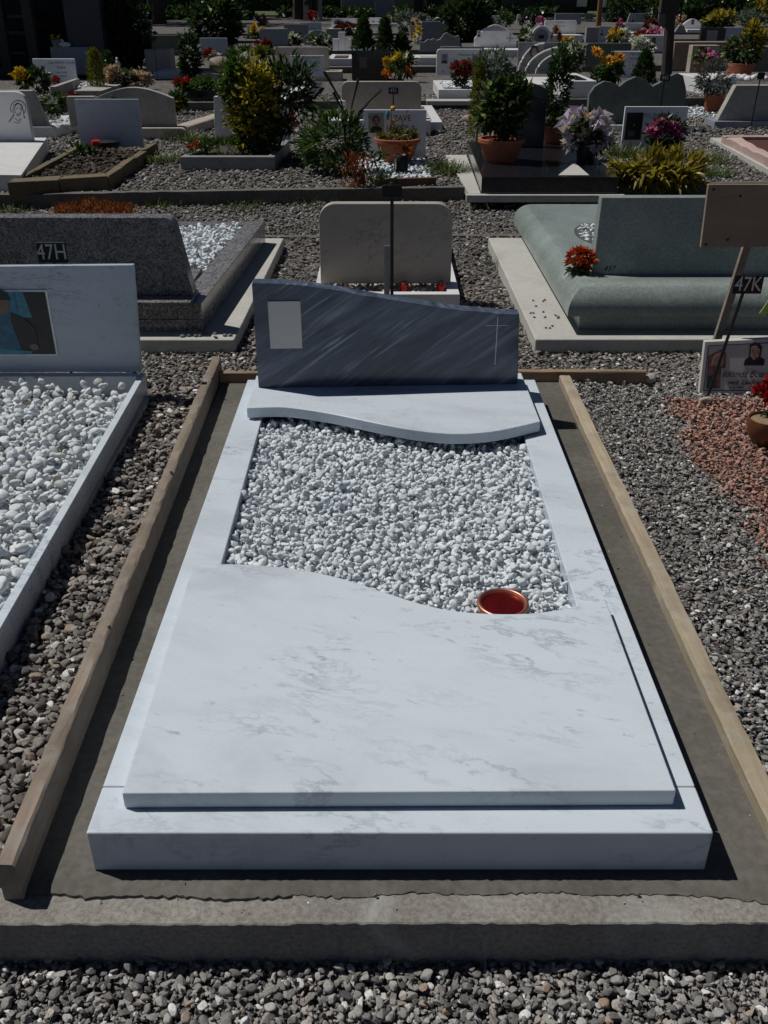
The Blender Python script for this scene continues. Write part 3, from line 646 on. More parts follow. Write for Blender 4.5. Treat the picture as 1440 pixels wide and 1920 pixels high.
bd = m.build('board', wood('sign_board', (.27, .205, .145), (.31, .24, .175), None, 'x', .5), t, .002)
for x, z in ((1.118, .790), (1.212, .768), (1.195, .622), (1.122, .606)): m = MB(); m.box(x-.004, x+.004, 3.2975, 3.2998, z-.003, z+.003); m.build('nail', BLACKM, bd)

m = MB(); m.hexa([(1.195, 3.32, .08), (1.222, 3.32, .08), (1.222, 3.34, .08), (1.195, 3.34, .08)], [(1.276, 3.318, .70), (1.303, 3.318, .70), (1.303, 3.338, .70), (1.276, 3.338, .70)]); m.build('stake', FORM_D, t, .001)
# framed photographs leaning in front
t = thing('photo_plaque', 'white framed plaque with two portrait photographs standing in red chippings', 'plaque', (1.3, 3.17, .1))
A = at(1314, 738, 3.165); B = at(1322, 642, 3.2); Yb, Yt = 3.165, 3.215
def lf(px, py):                                                # point on the leaning face, from its picture
    k = (740-py)/98; return at(px, py, Yb+(Yt-Yb)*k)
def lpoly(m, P, off, mi=0):
    P = [lf(*p)+Vector((0, -off, 0)) for p in P]; n = len(P); Q = [p+Vector((0, .0012, 0)) for p in P]
    m.add(P+Q, [tuple(range(n)), tuple(range(2*n-1, n-1, -1))]+[(i, n+i, n+(i+1) % n, (i+1) % n) for i in range(n)], mi)
m = MB(); P = [lf(*p) for p in ((1311, 738), (1520, 738), (1520, 632), (1322, 641))]; Q = [p+Vector((0, .022, 0)) for p in P]
m.add(P+Q, [(0, 1, 2, 3), (7, 6, 5, 4), (0, 4, 5, 1), (1, 5, 6, 2), (2, 6, 7, 3), (3, 7, 4, 0)]); pb_ = m.build('plaque_board', plain('aged_white_board', (.58, .57, .54), .5, 0, .06), t, .001)
m = MB()
for a, b_ in (((1320, 732), (1520, 732)), ((1329, 648), (1520, 639)), ((1319, 733), (1328, 648))):
    m.tube([lf(*a)-Vector((0, .001, 0)), lf(*b_)-Vector((0, .001, 0))], .0014, 5)
m.build('frame_line', BLACKM, pb_)
m = MB()
lpoly(m, [(1324, 728), (1350, 728), (1352, 690), (1360, 690), (1362, 662), (1352, 655), (1340, 660), (1328, 668)], .0014, 0)
lpoly(m, [(1333, 685), (1355, 685), (1357, 668), (1350, 661), (1338, 668)], .0030, 1); lpoly(m, [(1325, 728), (1342, 728), (1338, 700), (1327, 705)], .0030, 2)
m.build('portrait', [plain('print_hair_brown', (.20, .10, .075), .4, 0, .4, 70), SKIN, plain('print_teal', (.03, .05, .055), .4)], pb_)
m = MB()
lpoly(m, [(1394, 685), (1432, 685), (1434, 674), (1424, 668), (1405, 668), (1397, 674)], .0014, 2)
lpoly(m, [(1404, 668), (1426, 668), (1429, 650), (1424, 643), (1414, 641), (1406, 646)], .0024, 0)
lpoly(m, [(1407, 668), (1413, 675), (1422, 668), (1424, 655), (1418, 648), (1409, 650)], .0036, 1)
for px in (1411, 1419): lpoly(m, [(px-1.6, 657.5), (px+1.6, 657.5), (px+1.6, 656), (px-1.6, 656)], .0048, 0)
lpoly(m, [(1412, 668), (1418.5, 668), (1418, 666.8), (1412.5, 666.8)], .0048, 3)
m.build('portrait', [HAIR, SKIN, SUIT, plain('print_lips', (.25, .07, .06), .4)], pb_)
q = lf(1360, 701); text(pb_, 'Jolanda Boari', (q.x-.012, q.y-.003, q.z), .036, LETTER, .35, 'LEFT', .86)
q = lf(1364, 717); text(pb_, 'ved. Lanfranchi', (q.x, q.y-.003, q.z), .024, LETTER, .35, 'LEFT', 1.05)
q = lf(1366, 726); text(pb_, '5-2-1924    13-3-2', (q.x, q.y-.003, q.z), .014, LETTER, .2, 'LEFT', 1.05)
# pale wedge stone and wood scrap at the plank end
def boulder(label, c, r, seed, mat=OLDSTONE, cat='stone', group=None, p=5):
    V, F = pebble_shape(seed, 7, 3, p); m = MB(); m.add(V*np.array(r)+np.array(c), F); o = m.build('stone', mat, smooth=60)
    return tag(o, label, cat, group)
boulder('pale wedge of stone lying against the end of the plank', (.995, 3.29, .115), (.028, .025, .02), 71, BEIGE_M)
boulder('pale round stone at the foot of the framed photographs', gp(1324, 750, .115), (.022, .02, .017), 72, BEIGE_M)
# ------------------------------------------------------------ flowers and plants: builders
def rnd_dirs(n, up=.3):
    d = rng.normal(size=(n, 3)); d[:, 2] = np.abs(d[:, 2])*.8+up*rng.random(n); return d/np.linalg.norm(d, axis=1, keepdims=True)
def clump_pts(c, r, n, k, spread=.34, shell=.55):
    """leaf positions gathered in k sprays through an ellipsoid, so that gaps stay between them"""
    c = np.array(c); r = np.array(r); d = rng.normal(size=(k, 3)); d /= np.linalg.norm(d, axis=1, keepdims=True)
    C = d*(shell+(1-shell)*rng.random((k, 1))**.5)*.82; i = rng.integers(0, k, n)
    P = C[i]+rng.normal(size=(n, 3))*spread*.5*rng.uniform(.6, 1.2, (k, 1))[i]
    L = np.linalg.norm(P, axis=1, keepdims=True); P = np.where(L > 1.12, P/L*1.12, P)
    return c+P*r, P
def foliage(parent, c, r, n, L, W, mat, k=None, name='foliage', up=.35, spread=.34):
    P, Q = clump_pts(c, r, n, k or max(10, n//28), spread); D = Q/np.maximum(np.linalg.norm(Q, axis=1, keepdims=True), .2)+rng.normal(size=Q.shape)*.45; D[:, 2] += up
    m = MB(); m.leaves(P, D, L, W); return m.build(name, mat, parent, kind='stuff', smooth=None)
def stems(parent, base, c, r, n, rad, mat=None, name='stem'):
    m = MB(); b = Vector(base)
    for i in range(n):
        e = Vector(c)+Vector((random.uniform(-.6, .6)*r[0], random.uniform(-.6, .6)*r[1], random.uniform(-.1, .6)*r[2])); mid = (b+e)/2+Vector((random.uniform(-.1, .1)*r[0], random.uniform(-.1, .1)*r[1], .1*r[2]))
        m.tube([b+Vector((random.uniform(-.1, .1)*r[0], random.uniform(-.1, .1)*r[1], 0)), mid, e], [rad, rad*.8, rad*.4], 5)
    return m.build(name, mat or BARK, parent)
def blossom(parent, c, r, mat, petals=22, kind='ball', centre=None, name='blossom'):
    m = MB(); c = np.array(c, float)
    if kind == 'ball':
        d = rnd_dirs(petals, .2); P = c+d*r*.35; m.leaves(P, d+rng.normal(size=d.shape)*.25, r*.9, r*.7, 0, .3, .1)
    elif kind == 'star':
        a = np.arange(petals)*2*math.pi/petals+random.random(); f = rnd_dirs(1, .6)[0]; f[1] -= .7; f /= np.linalg.norm(f)
        s = np.cross(f, [0, 0, 1.]); s /= np.linalg.norm(s); u = np.cross(s, f)
        d = np.outer(np.cos(a), s)+np.outer(np.sin(a), u)+f*.55; m.leaves(np.tile(c, (petals, 1))+d*r*.1, d, r*1.1, r*.82, 0, .3, .35); m.leaves(np.tile(c, (petals, 1))+d*r*.1, d+rng.normal(size=d.shape)*.35, r*.85, r*.7, 0, .3, .1)
    elif kind == 'disc':
        for ring, k, q in ((0, petals, 1.0), (1, petals, .72)):
            a = np.arange(k)*2*math.pi/k+ring*.2; f = np.array([random.uniform(-.3, .3), -.65, .7]); f /= np.linalg.norm(f)
            s = np.cross(f, [0, 0, 1.]); s /= np.linalg.norm(s); u = np.cross(s, f); d = np.outer(np.cos(a), s)+np.outer(np.sin(a), u)+f*(.15+.25*ring)
            m.leaves(c+d*r*.25, d, r*.8*q, r*.28, 0, .15, .1)
    mats = [mat]
    if centre: m.blob(c+np.array([0, -.15, .2])*r, (r*.26, r*.26, r*.26), 3, sub=1, mi=1); mats.append(centre)
    return m.build(name, mats, parent, smooth=None)
def pot(parent, x, y, z, r, h, mat=TERRA, rim=.012, taper=.68, soil=True, squat=False, n=28, name='pot'):
    m = MB(); pr = [(r*taper, z), (r*(taper+.18), z+h*.35), (r*.96, z+h*.80), (r*.97, z+h*.82), (r*1.06, z+h*.83), (r*1.07, z+h*.98), (r*1.02, z+h), (r*.93, z+h*.99), (r*.9, z+h*.86)]
    m.lathe(x, y, pr, n); o = m.build(name, mat, parent, smooth=40)
    if soil: m = MB(); m.lathe(x, y, [(r*.9, z+h*.84), (r*.5, z+h*.9), (.002, z+h*.91)], 14); m.build('soil', SOIL, parent)
    return o
L_DARK = leafm('dark_leaf', [(0, (.012, .028, .010)), (.5, (.025, .055, .018)), (.85, (.045, .085, .03)), (1, (.09, .12, .07))], .35)
L_MID = leafm('mid_leaf', [(0, (.025, .055, .015)), (.5, (.05, .10, .025)), (.9, (.08, .14, .04)), (1, (.14, .18, .07))])
L_GRASS = leafm('grass_leaf', [(0, (.03, .06, .015)), (.6, (.06, .10, .028)), (1, (.17, .15, .07))])
L_YEL = leafm('golden_leaf', [(0, (.06, .09, .018)), (.22, (.15, .15, .02)), (.5, (.36, .27, .025)), (.85, (.50, .38, .05)), (1, (.6, .5, .18))])
L_VAR = leafm('variegated_leaf', [(0, (.02, .045, .015)), (.5, (.04, .075, .025)), (.78, (.10, .14, .05)), (.9, (.32, .34, .20)), (1, (.42, .42, .28))], .35)
L_GOLDC = leafm('golden_conifer', [(0, (.06, .08, .012)), (.5, (.14, .15, .02)), (1, (.24, .22, .03))])
L_GREY = leafm('silver_leaf', [(0, (.07, .10, .10)), (.5, (.14, .18, .19)), (1, (.24, .28, .29))])
L_ORNG = leafm('dry_orange_leaf', [(0, (.12, .03, .008)), (.5, (.24, .065, .015)), (1, (.32, .11, .03))], .7)
L_RED = leafm('dark_red_leaf', [(0, (.06, .008, .010)), (.6, (.14, .015, .02)), (1, (.22, .04, .03))])
P_RED = leafm('red_petal', [(0, (.22, .006, .006)), (.5, (.38, .012, .012)), (1, (.48, .03, .03))], .5, .15)
P_ORED = leafm('orange_red_petal', [(0, (.30, .03, .006)), (.5, (.45, .055, .01)), (1, (.55, .12, .03))], .5, .15)
P_PINK = leafm('pink_petal', [(0, (.40, .04, .22)), (.5, (.55, .10, .33)), (.8, (.62, .25, .45)), (1, (.75, .6, .68))], .5, .2)
P_LILAC = leafm('lilac_petal', [(0, (.42, .33, .52)), (.5, (.56, .48, .66)), (1, (.70, .65, .76))], .5, .25)
P_WHITE = leafm('white_petal', [(0, (.55, .57, .53)), (1, (.78, .78, .75))], .5, .2)
P_CREAM = leafm('cream_pink_petal', [(0, (.50, .32, .26)), (.5, (.58, .42, .34)), (1, (.66, .54, .45))], .5, .2)
P_YEL = leafm('yellow_petal', [(0, (.50, .30, .01)), (.5, (.65, .42, .015)), (1, (.70, .50, .05))], .5, .2)
P_SUN = leafm('orange_yellow_petal', [(0, (.55, .20, .005)), (.5, (.70, .32, .008)), (1, (.75, .42, .02))], .5, .2)
P_ORNG = leafm('orange_petal', [(0, (.50, .12, .01)), (1, (.65, .20, .02))], .5, .2)
# red flowers behind the green headstone
q = gp(1086, 512, .335); t = thing('potted_flowers', 'bunch of bright red carnations beside the green marble headstone', 'flowers', q)
m = MB(); m.lathe(q.x, q.y, [(.03, .334), (.035, .345), (.032, .355)], 12); m.build('pot', BLACKM, t)
for dx, dy, dz in ((-.03, 0, .045), (.015, -.015, .03), (-.005, -.03, .06), (.03, .01, .075), (-.02, .03, .075), (.04, -.02, .05), (0, 0, .09)): blossom(t, (q.x+dx, q.y+dy, .325+dz), .034, P_ORED, 40)
foliage(t, (q.x, q.y, .35), (.05, .05, .03), 50, .035, .018, L_MID, 8)
# terracotta pot with red flowers on the red chippings
t = thing('flower_pot', 'terracotta pot with a sandy fill and red flowers on red chippings', 'flower pot', (1.215, 2.735, .11))
m = MB(); m.lathe(1.215, 2.735, [(.035, .11), (.052, .14), (.060, .175), (.058, .192), (.054, .192), (.052, .182)], 28); m.build('pot', stone('glazed_brown_pot', (.20, .075, .035), (.13, .045, .022), 14, .35, .03), t)
m = MB(); m.lathe(1.215, 2.735, [(.053, .183), (.03, .1855), (.002, .186)], 20); m.build('sand', stone('coarse_sand', (.36, .27, .17), (.20, .14, .085), 220, .95, .5), t)
for dx, dy, dz in ((.0, .02, .04), (.025, .03, .06), (.02, .0, .035), (.05, .0, .05), (-.01, .045, .055), (.03, .05, .085)): blossom(t, (1.215+dx, 2.76+dy, .195+dz), .030, P_RED, 34)
foliage(t, (1.26, 2.76, .205), (.04, .04, .02), 40, .03, .015, L_DARK, 8)
t = thing('ribbon', 'pale green ribbon leaf hanging beside the tag marked 47K', 'ribbon', at(1436, 585, 3.1))
m = MB(); P = [at(*p, 3.1) for p in ((1424, 588), (1433, 594), (1452, 572), (1444, 560))]; Q = [p+Vector((0, .003, .002)) for p in P]
m.add(P+Q, [(0, 1, 2, 3), (7, 6, 5, 4), (0, 4, 5, 1), (1, 5, 6, 2), (2, 6, 7, 3), (3, 7, 4, 0)]); m.build('strip', leafm('lime_ribbon', [(0, (.40, .50, .16)), (1, (.45, .55, .2))], .5), t)
m = MB(); m.tube([at(1450, 640, 3.1), at(1449, 600, 3.1), at(1446, 566, 3.1)], .003, 5); m.build('wire', BLACKM, t)
# orange dried plant behind the granite tomb, weeds
def tuft(label, cat, c, r, n, L, mat, wd=.004, bend=.5, name='grass_tuft', group=None):
    t = thing(name, label, cat, c, group); m = MB(); c = Vector(c)
    for i in range(n):
        a = random.uniform(0, 6.283); q = r*random.random()**.6; d = Vector((math.cos(a)*random.uniform(.1, .7), math.sin(a)*random.uniform(.1, .7), 1))
        m.blade(c+Vector((math.cos(a)*q, math.sin(a)*q, -.005)), d, L*random.uniform(.5, 1.1), wd, bend*random.uniform(.5, 1.2), 4)
    m.build('blades', mat, t, kind='stuff'); return t
tuft('green grass tuft growing beside the concrete pad of the green tomb', 'grass tuft', gp(918, 498, .11), .035, 46, .10, L_GRASS, .004, .35)
c = gp(178, 412, .02); t = thing('dry_shrub', 'low rusty orange shrub behind the granite tomb', 'shrub', c)
P = np.array(c)+np.stack([rng.uniform(-.27, .27, 700), rng.normal(0, .06, 700), rng.uniform(0, .07, 700)], 1); P[:, 2] += .06*np.clip(1-np.abs(P[:, 0]-c.x)/.3, 0, 1)*rng.random(700)
D = rng.normal(size=(700, 3))*.5; D[:, 2] = np.abs(D[:, 2])+.6
m = MB(); m.leaves(P, D, .055, .010); m.build('foliage', L_ORNG, t, kind='stuff', smooth=None); stems(t, c, c+Vector((0, 0, .05)), (.35, .06, .08), 12, .003)
# ------------------------------------------------------------ third and fourth rows
def prof(shape, x0, x1, z0, z1, r=.06):
    W, H = x1-x0, z1-z0
    if shape == 'rect': return [(x0, z0), (x1, z0), (x1, z1), (x0, z1)]
    if shape == 'round': return rrect(x0, x1, z0, z1, min(r, W*.45), 6)
    if shape == 'roundr': return [(x0, z0), (x1, z0)]+[(x1-r+r*math.cos(a), z1-r+r*math.sin(a)) for a in np.linspace(0, math.pi/2, 7)]+[(x0, z1)]
    if shape == 'arch':
        s = r; return [(x0, z0), (x1, z0)]+[(x1-W*t, z1-s+s*math.sin(math.pi*t)) for t in np.linspace(0, 1, 15)]
    if shape == 'trap': return [(x0+W*.0, z0), (x1, z0), (x1-W*r, z1), (x0+W*r, z1)]
    if shape == 'slantl': return [(x0, z0), (x1, z0), (x1, z1), (x0+W*r, z1)]
    if shape == 'waves':
        P = [(0, .0), (0, .58), (.05, .74), (.14, .84), (.22, .82), (.30, .74), (.36, .84), (.46, .93), (.56, .88), (.64, .74), (.70, .80), (.80, .93), (.88, 1.0), (.94, .95), (.985, .72), (1, .6), (1, 0)]
        return [(x0+W*a, z0+H*b) for a, b in reversed(P)]
    if shape == 'alps':
        P = [(0, 0), (0, .52), (.1, .50), (.2, .66), (.27, .62), (.33, .70), (.42, .60), (.5, .66), (.60, .95), (.68, 1.0), (.8, .84), (.88, .80), (.96, .86), (1, .72), (1, 0)]
        return [(x0+W*a, z0+H*b) for a, b in reversed(P)]
def head(parent, x0, x1, yt, yb, mat, shape='rect', zb=.1, th=.06, r=.06, lean=0.0, bevel=.004, name='headstone', Y=None):
    """an upright stone given by its outline in the picture, standing on the level zb; returns (object, Y, xl, xr, zt)"""
    if Y is None: Y = gp((x0+x1)/2, yb, zb).y
    a, b = at(x0, yb, Y), at(x1, yb, Y); zt = at(x0, yt, Y).z
    m = MB(); m.prism_y(prof(shape, a.x, b.x, zb, zt, r), Y, Y+th, 0, lean); o = m.build(name, mat, parent, bevel)
    return o, Y, a.x, b.x, zt
def rails(parent, x0, x1, y0, y1, z0, z1, w, mat, bev=.004, inner=None, innermat=SOIL, sk=0.0):
    """four kerb pieces of a grave butted end to end, and its bed"""
    for (a, b, c, d) in ((x0, x1, y0, y0+w), (x0, x1, y1-w, y1)): m = MB(); m.prism_z([(a+sk*(c-y0), c), (b+sk*(c-y0), c), (b+sk*(d-y0), d), (a+sk*(d-y0), d)], z0, z1); m.build('rail', mat, parent, bev)
    for a, b in ((x0, x0+w), (x1-w, x1)): m = MB(); c, d = y0+w+.001, y1-w-.001; m.prism_z([(a+sk*w, c), (b+sk*w, c), (b+sk*(d-y0), d), (a+sk*(d-y0), d)], z0, z1-.0004); m.build('rail', mat, parent, bev)
    c, d = y0+w+.002, y1-w-.002
    m = MB(); m.prism_z([(x0+w+.001+sk*w, c), (x1-w-.001+sk*w, c), (x1-w-.001+sk*(d-y0), d), (x0+w+.001+sk*(d-y0), d)], z0, inner if inner else z1-.03); m.build('bed_base', innermat, parent)
def quick_pebbles(x0, x1, y0, y1, z, n, s0, s1, protos, label, sk=0.0):
    P, Q, S = strew(x0, x1, y0, y1, n, s0, s1, z, seed=int(abs(x0*1000))+n); P[:, 0] += sk*(P[:, 1]-y0); scatter('pebbles', P, Q, S, protos, label, 'pebbles')
def portrait(parent, x0, x1, y0, y1, Y, bg, kind=0, frame=None, off=.002):
    """a small printed portrait: ground, shoulders, face and hair laid on each other"""
    a, b = at(x0, y1, Y), at(x1, y0, Y); w, h = b.x-a.x, b.z-a.z; cx = (a.x+b.x)/2; y = Y-off; m = MB()
    m.prism_y([(a.x, a.z), (b.x, a.z), (b.x, b.z), (a.x, b.z)], y-.002, y+off+.0, 0); y -= .0022
    m.prism_y([(a.x+w*.08, a.z), (b.x-w*.08, a.z), (b.x-w*.14, a.z+h*.24), (cx+w*.16, a.z+h*.34), (cx-w*.16, a.z+h*.34), (a.x+w*.14, a.z+h*.24)], y-.0012, y, 1); y -= .0014
    m.prism_y([(cx+w*.245*math.cos(t), a.z+h*.63+h*.26*math.sin(t)) for t in np.linspace(0, 5.9, 14)], y-.0012, y, 2); y -= .0014
    m.prism_y([(cx+w*.19*math.cos(t), a.z+h*.57+h*.235*math.sin(t)) for t in np.linspace(0, 5.9, 14)], y-.0012, y, 3)
    y -= .0014
    for sx in (-.085, .085): m.prism_y([(cx+w*(sx-.035), a.z+h*.60), (cx+w*(sx+.035), a.z+h*.60), (cx+w*(sx+.035), a.z+h*.63), (cx+w*(sx-.035), a.z+h*.63)], y-.001, y, 2)
    m.prism_y([(cx-w*.07, a.z+h*.445), (cx+w*.07, a.z+h*.445), (cx+w*.06, a.z+h*.465), (cx-w*.06, a.z+h*.465)], y-.001, y, 2)
    return m.build('portrait', [bg, SUIT, HAIR, SKIN], parent)
def face_text(parent, s, px, py, Y, hpx, mat=LETTER, shear=0, sx=1, align='CENTER'):
    p = at(px, py, Y); q = at(px, py+hpx, Y); return text(parent, s, (p.x, Y-.0008, p.z), (p.z-q.z)*1.38, mat, shear, align, sx)
def tagstake(label, s, px, py, Y, wpx, hpx, foot_z=.08):
    c = at(px, py, Y); W = at(px+wpx, py, Y).x-c.x; H = c.z-at(px, py+hpx, Y).z
    return number_tag(label, s, c, (W, H), (c.x-.01, Y+.01, foot_z), H*1.0, bar=.007)

# white headstone with the engraved head, on its block
t = thing('tomb', 'white marble tomb with an engraved haloed head on its round-cornered headstone', 'tomb', gp(20, 300))
z1 = .215; q = gp(88, 258, z1)
m = MB(); m.prism_z([(-4.6, 7.35), (gp(5, 345, z1).x, 7.22), (q.x, q.y), (-4.6, q.y)], .08, z1); m.build('cover_slab', WHITE_M, t, .004)
hd, Y, xl, xr, zt = head(t, -60, 60, 172, 257, WHITE_M, 'roundr', z1+.0005, .07, .09, Y=q.y-.25)
m = MB()
def line(P, r=.0028, close=False):
    Q = [at(x, y, Y)-Vector((0, .001, 0)) for x, y in P]; m.tube(Q+([Q[0]] if close else []), r, 4)
line([(34+14.5*math.cos(a), 203+14.5*math.sin(a)) for a in np.linspace(2.6, 6.9, 16)])
line([(29, 212), (27, 205), (29, 197), (34, 194), (39, 197), (41, 205), (38, 214), (34, 218), (30, 214)]); line([(26, 216), (24, 208), (26, 198), (33, 193), (41, 197), (44, 208), (45, 219)])
line([(26, 216), (21, 223), (17, 229)], .004); line([(45, 219), (47, 222)], .005); line([(28, 222), (34, 227), (40, 222)]); line([(31, 204), (33, 204)]); line([(37, 204), (39, 204)]); line([(33, 213), (36, 213)]); line([(26, 229), (34, 231), (40, 227)], .002)
m.build('engraving', LETTER, hd)
# the stone behind it, rounded rails and pebbles
t = thing('tomb', 'grey-brown slanted headstone standing behind the stone with the engraved head', 'tomb', gp(60, 245))
hd, Y, xl, xr, zt = head(t, -80, 90, 170, 236, OLDSTONE, 'trap', .2, .1, .12)
m = MB(); m.prism_y(rrect(xl-.3, at(108, 240, Y).x, .08, .2-.0005, .06, 5), Y-.08, Y+.12); m.build('plinth', WHITE_M, t, .004)
a = gp(152, 228, .19)
m = MB(); pts = [(at(108, 240, Y).x-.03, Y+.122), (at(108, 240, Y).x, Y+.122), (a.x+.02, a.y+.5), (a.x-.11, a.y+.5)]; m.prism_z(pts, .08, .2); m.build('side_rail', WHITE_M, t, .02, 3)
quick_pebbles(-3.6, -3.05, Y+.2, Y+1.3, .17, 260, .04, .09, PROTO_C, 'white cobbles in the bed behind the engraved headstone')
P = gp(104, 212, .15); t = thing('hedge', 'low olive green hedge plant beside white cobbles', 'hedge', P); foliage(t, (P.x, P.y, .26), (.17, .12, .11), 420, .05, .03, L_MID)
P = gp(141, 212, .15); t = thing('shrub', 'dark reddish bush half hidden by the bluish plaque', 'shrub', P); foliage(t, (P.x, P.y, .25), (.10, .1, .11), 260, .05, .03, L_RED)
# dirt grave bordered with tufa blocks, plaque and lamp
TUFA = stone('tufa_block', (.19, .15, .09), (.13, .105, .065), 40, .95, .5, .35, c2=(.10, .10, .055))
t = thing('grave', 'bare earth grave bordered with rough brown tufa blocks', 'grave', gp(150, 320))
zt_ = .19; c = [gp(12, 343, zt_), gp(203, 331, zt_), gp(296, 267, zt_), gp(150, 267, zt_)]; wd = .115
def inset(c, w):
    cen = sum(c, Vector())/4; return [p+(cen-p).normalized()*w*1.45 for p in c]
ci = inset(c, wd); g = np.random.default_rng(9)
for k, nb in ((0, 2), (1, 4), (3, 4)):
    a, b, ai, bi = c[k], c[(k+1) % 4], ci[k], ci[(k+1) % 4]
    for i in range(nb):
        s0, s1 = i/nb+.004, (i+1)/nb-.004; dz = g.uniform(-.008, .006); m = MB()
        B = [a.lerp(b, s0), a.lerp(b, s1), ai.lerp(bi, s1), ai.lerp(bi, s0)]
        m.hexa([Vector((p.x, p.y, .06)) for p in B], [Vector((p.x, p.y, zt_+dz+g.normal(0, .003))) for p in B]); m.build('block', TUFA, t, .008, 2)
m = MB(); m.prism_z([(p.x, p.y) for p in ci], .06, .135); m.build('bed_base', SOIL, t)
SPEB = pebblem('earth_clod', [(0, (.03, .025, .02)), (.6, (.075, .062, .05)), (1, (.15, .13, .11))], .95, .1, .2); PROTO_S = stone_protos('earth_clod', SPEB, 6, 6, 1, 6, 1500)
cen = sum(ci, Vector())/4
def inq(poly):
    def f(x, y, a=0):
        s = 0
        for i in range(len(poly)):
            p, q = poly[i], poly[(i+1) % len(poly)]; s += 1 if (q.x-p.x)*(y-p.y)-(q.y-p.y)*(x-p.x) > 0 else -1
        return abs(s) == len(poly)
    return f
pp = strew(min(p.x for p in ci), max(p.x for p in ci), min(p.y for p in ci), max(p.y for p in ci), 1500, .02, .06, .135, 31, inside=inq(ci))
scatter('earth', *pp, PROTO_S, 'dark crumbly earth inside the tufa border', 'earth')
tp = thing('plaque', 'plain bluish marble plaque standing on the earth grave', 'plaque', gp(212, 275, .13))
hd, Y, xl, xr, zt = head(tp, 152, 269, 186, 275, PLAQUE_M, 'rect', .14, .03, bevel=.002)
P = gp(185, 290, .135); P.y = Y-.12; tl = thing('grave_lantern', 'black grave lantern with a glowing red glass under the plaque', 'lantern', P)
m = MB(); m.lathe(P.x, P.y, [(.09, .135), (.10, .17), (.095, .2), (.05, .21)], 16); m.build('base', BLACKM, tl)
m = MB(); m.lathe(P.x-.1, P.y-.02, [(.04, .14), (.05, .17), (.045, .21), (.02, .22)], 14); m.build('glass', plain('red_lamp_glass', (.55, .03, .015), .1), tl)
P = gp(140, 292, .14); t = thing('weed', 'small green weeds on the earth grave', 'plant', P); foliage(t, (P.x, P.y, .17), (.2, .1, .05), 90, .05, .03, L_DARK)
# arched headstone with shoulders
t = thing('tomb', 'brown-grey arched headstone with shoulders behind the plain bluish plaque', 'tomb', gp(255, 255))
hd, Y, xl, xr, zt = head(t, 184, 329, 164, 237, OLDSTONE, 'arch', .2, .09, .10)
head(t, 132, 183.5, 181, 237, OLDSTONE, 'rect', .2, .085, Y=Y+.003, name='shoulder')
m = MB(); m.prism_y(rrect(at(230, 240, Y).x, at(352, 240, Y).x, .09, .1995, .05, 6), Y-.14, Y+.16); m.build('plinth', TRAV, t, .004)
m = MB(); a = at(352, 240, Y).x; m.prism_z([(a-.2, Y+.161), (a, Y+.161), (a+.35, Y+1.9), (a+.15, Y+1.9)], .08, .19); m.build('side_rail', TRAV, t, .03, 3)
tagstake('small tag with 490 in front of the brown arched headstone', '490', 213, 179, Y-.1, 10, 11)
# planter with the big golden bush
zt_ = .2; c = [gp(337, 294, zt_), gp(514, 294, zt_), gp(543, 262, zt_), gp(400, 262, zt_)]
t = thing('planter', 'grey stone grave kerb holding green ground plants under the tall golden bush', 'grave', gp(425, 320))
m = MB(); w = .07
def seg(p, q, pi, qi, h=zt_):
    m = MB(); B = [p, q, qi, pi]; m.hexa([Vector((b.x, b.y, .07)) for b in B], [Vector((b.x, b.y, h)) for b in B]); m.build('rail', GREYSTONE, t, .004)
ci = inset(c, w)
for k in (0, 1, 3): seg(c[k], c[(k+1) % 4], ci[k], ci[(k+1) % 4])
m = MB(); m.prism_z([(p.x, p.y) for p in ci], .06, .165); m.build('bed_base', SOIL, t)
P = (c[0]+c[1])/2; P = P.lerp((c[2]+c[3])/2, .35)
foliage(t, (P.x-.05, P.y, .21), (.38, .14, .07), 700, .07, .022, L_MID, 30, name='ground_plants')
P.x = at(478, 285, P.y).x
t = thing('golden_bush', 'tall golden and green variegated bush growing in the grey kerb', 'bush', (P.x, P.y, .17))
hgt = at(478, 100, P.y+.1).z
foliage(t, (P.x-.01, P.y+.08, .17+(hgt-.17)*.47), (.245, .22, (hgt-.17)*.46), 2300, .065, .036, L_YEL, 70, spread=.32)
foliage(t, (P.x-.12, P.y+.12, .17+(hgt-.17)*.72), (.15, .18, (hgt-.17)*.30), 800, .07, .032, L_MID, 26)
foliage(t, (P.x+.06, P.y+.02, .17+(hgt-.17)*.25), (.20, .18, (hgt-.17)*.25), 800, .06, .034, L_DARK, 30)
stems(t, (P.x, P.y+.08, .16), (P.x, P.y+.08, hgt*.6), (.35, .25, .3), 10, .010)
q = at(520, 150, P.y+.25); t = thing('green_shrub', 'loose dark green shrub with long leaves reaching over the white plaque beside it', 'shrub', (q.x, q.y, .1))
foliage(t, (q.x+.05, q.y, .62), (.30, .2, .30), 700, .10, .032, L_DARK, 30); stems(t, (q.x-.05, q.y, .1), (q.x, q.y, .5), (.3, .2, .3), 8, .008)
P = gp(362, 288, .2); t = thing('red_flowers', 'small clump of orange-red flowers at the corner of the grey kerb', 'flowers', P)
for _ in range(6): blossom(t, (P.x+random.uniform(-.05, .05), P.y, .22+random.uniform(0, .07)), .03, P_ORED, 16)
foliage(t, (P.x, P.y, .2), (.08, .05, .04), 50, .05, .02, L_MID, 8)
# white headstone behind the bush
t = thing('tomb', 'white slanted headstone almost hidden behind the tall golden bush', 'tomb', gp(475, 262)); head(t, 403, 545, 181, 262, WHITE_M, 'trap', .12, .08, .03)
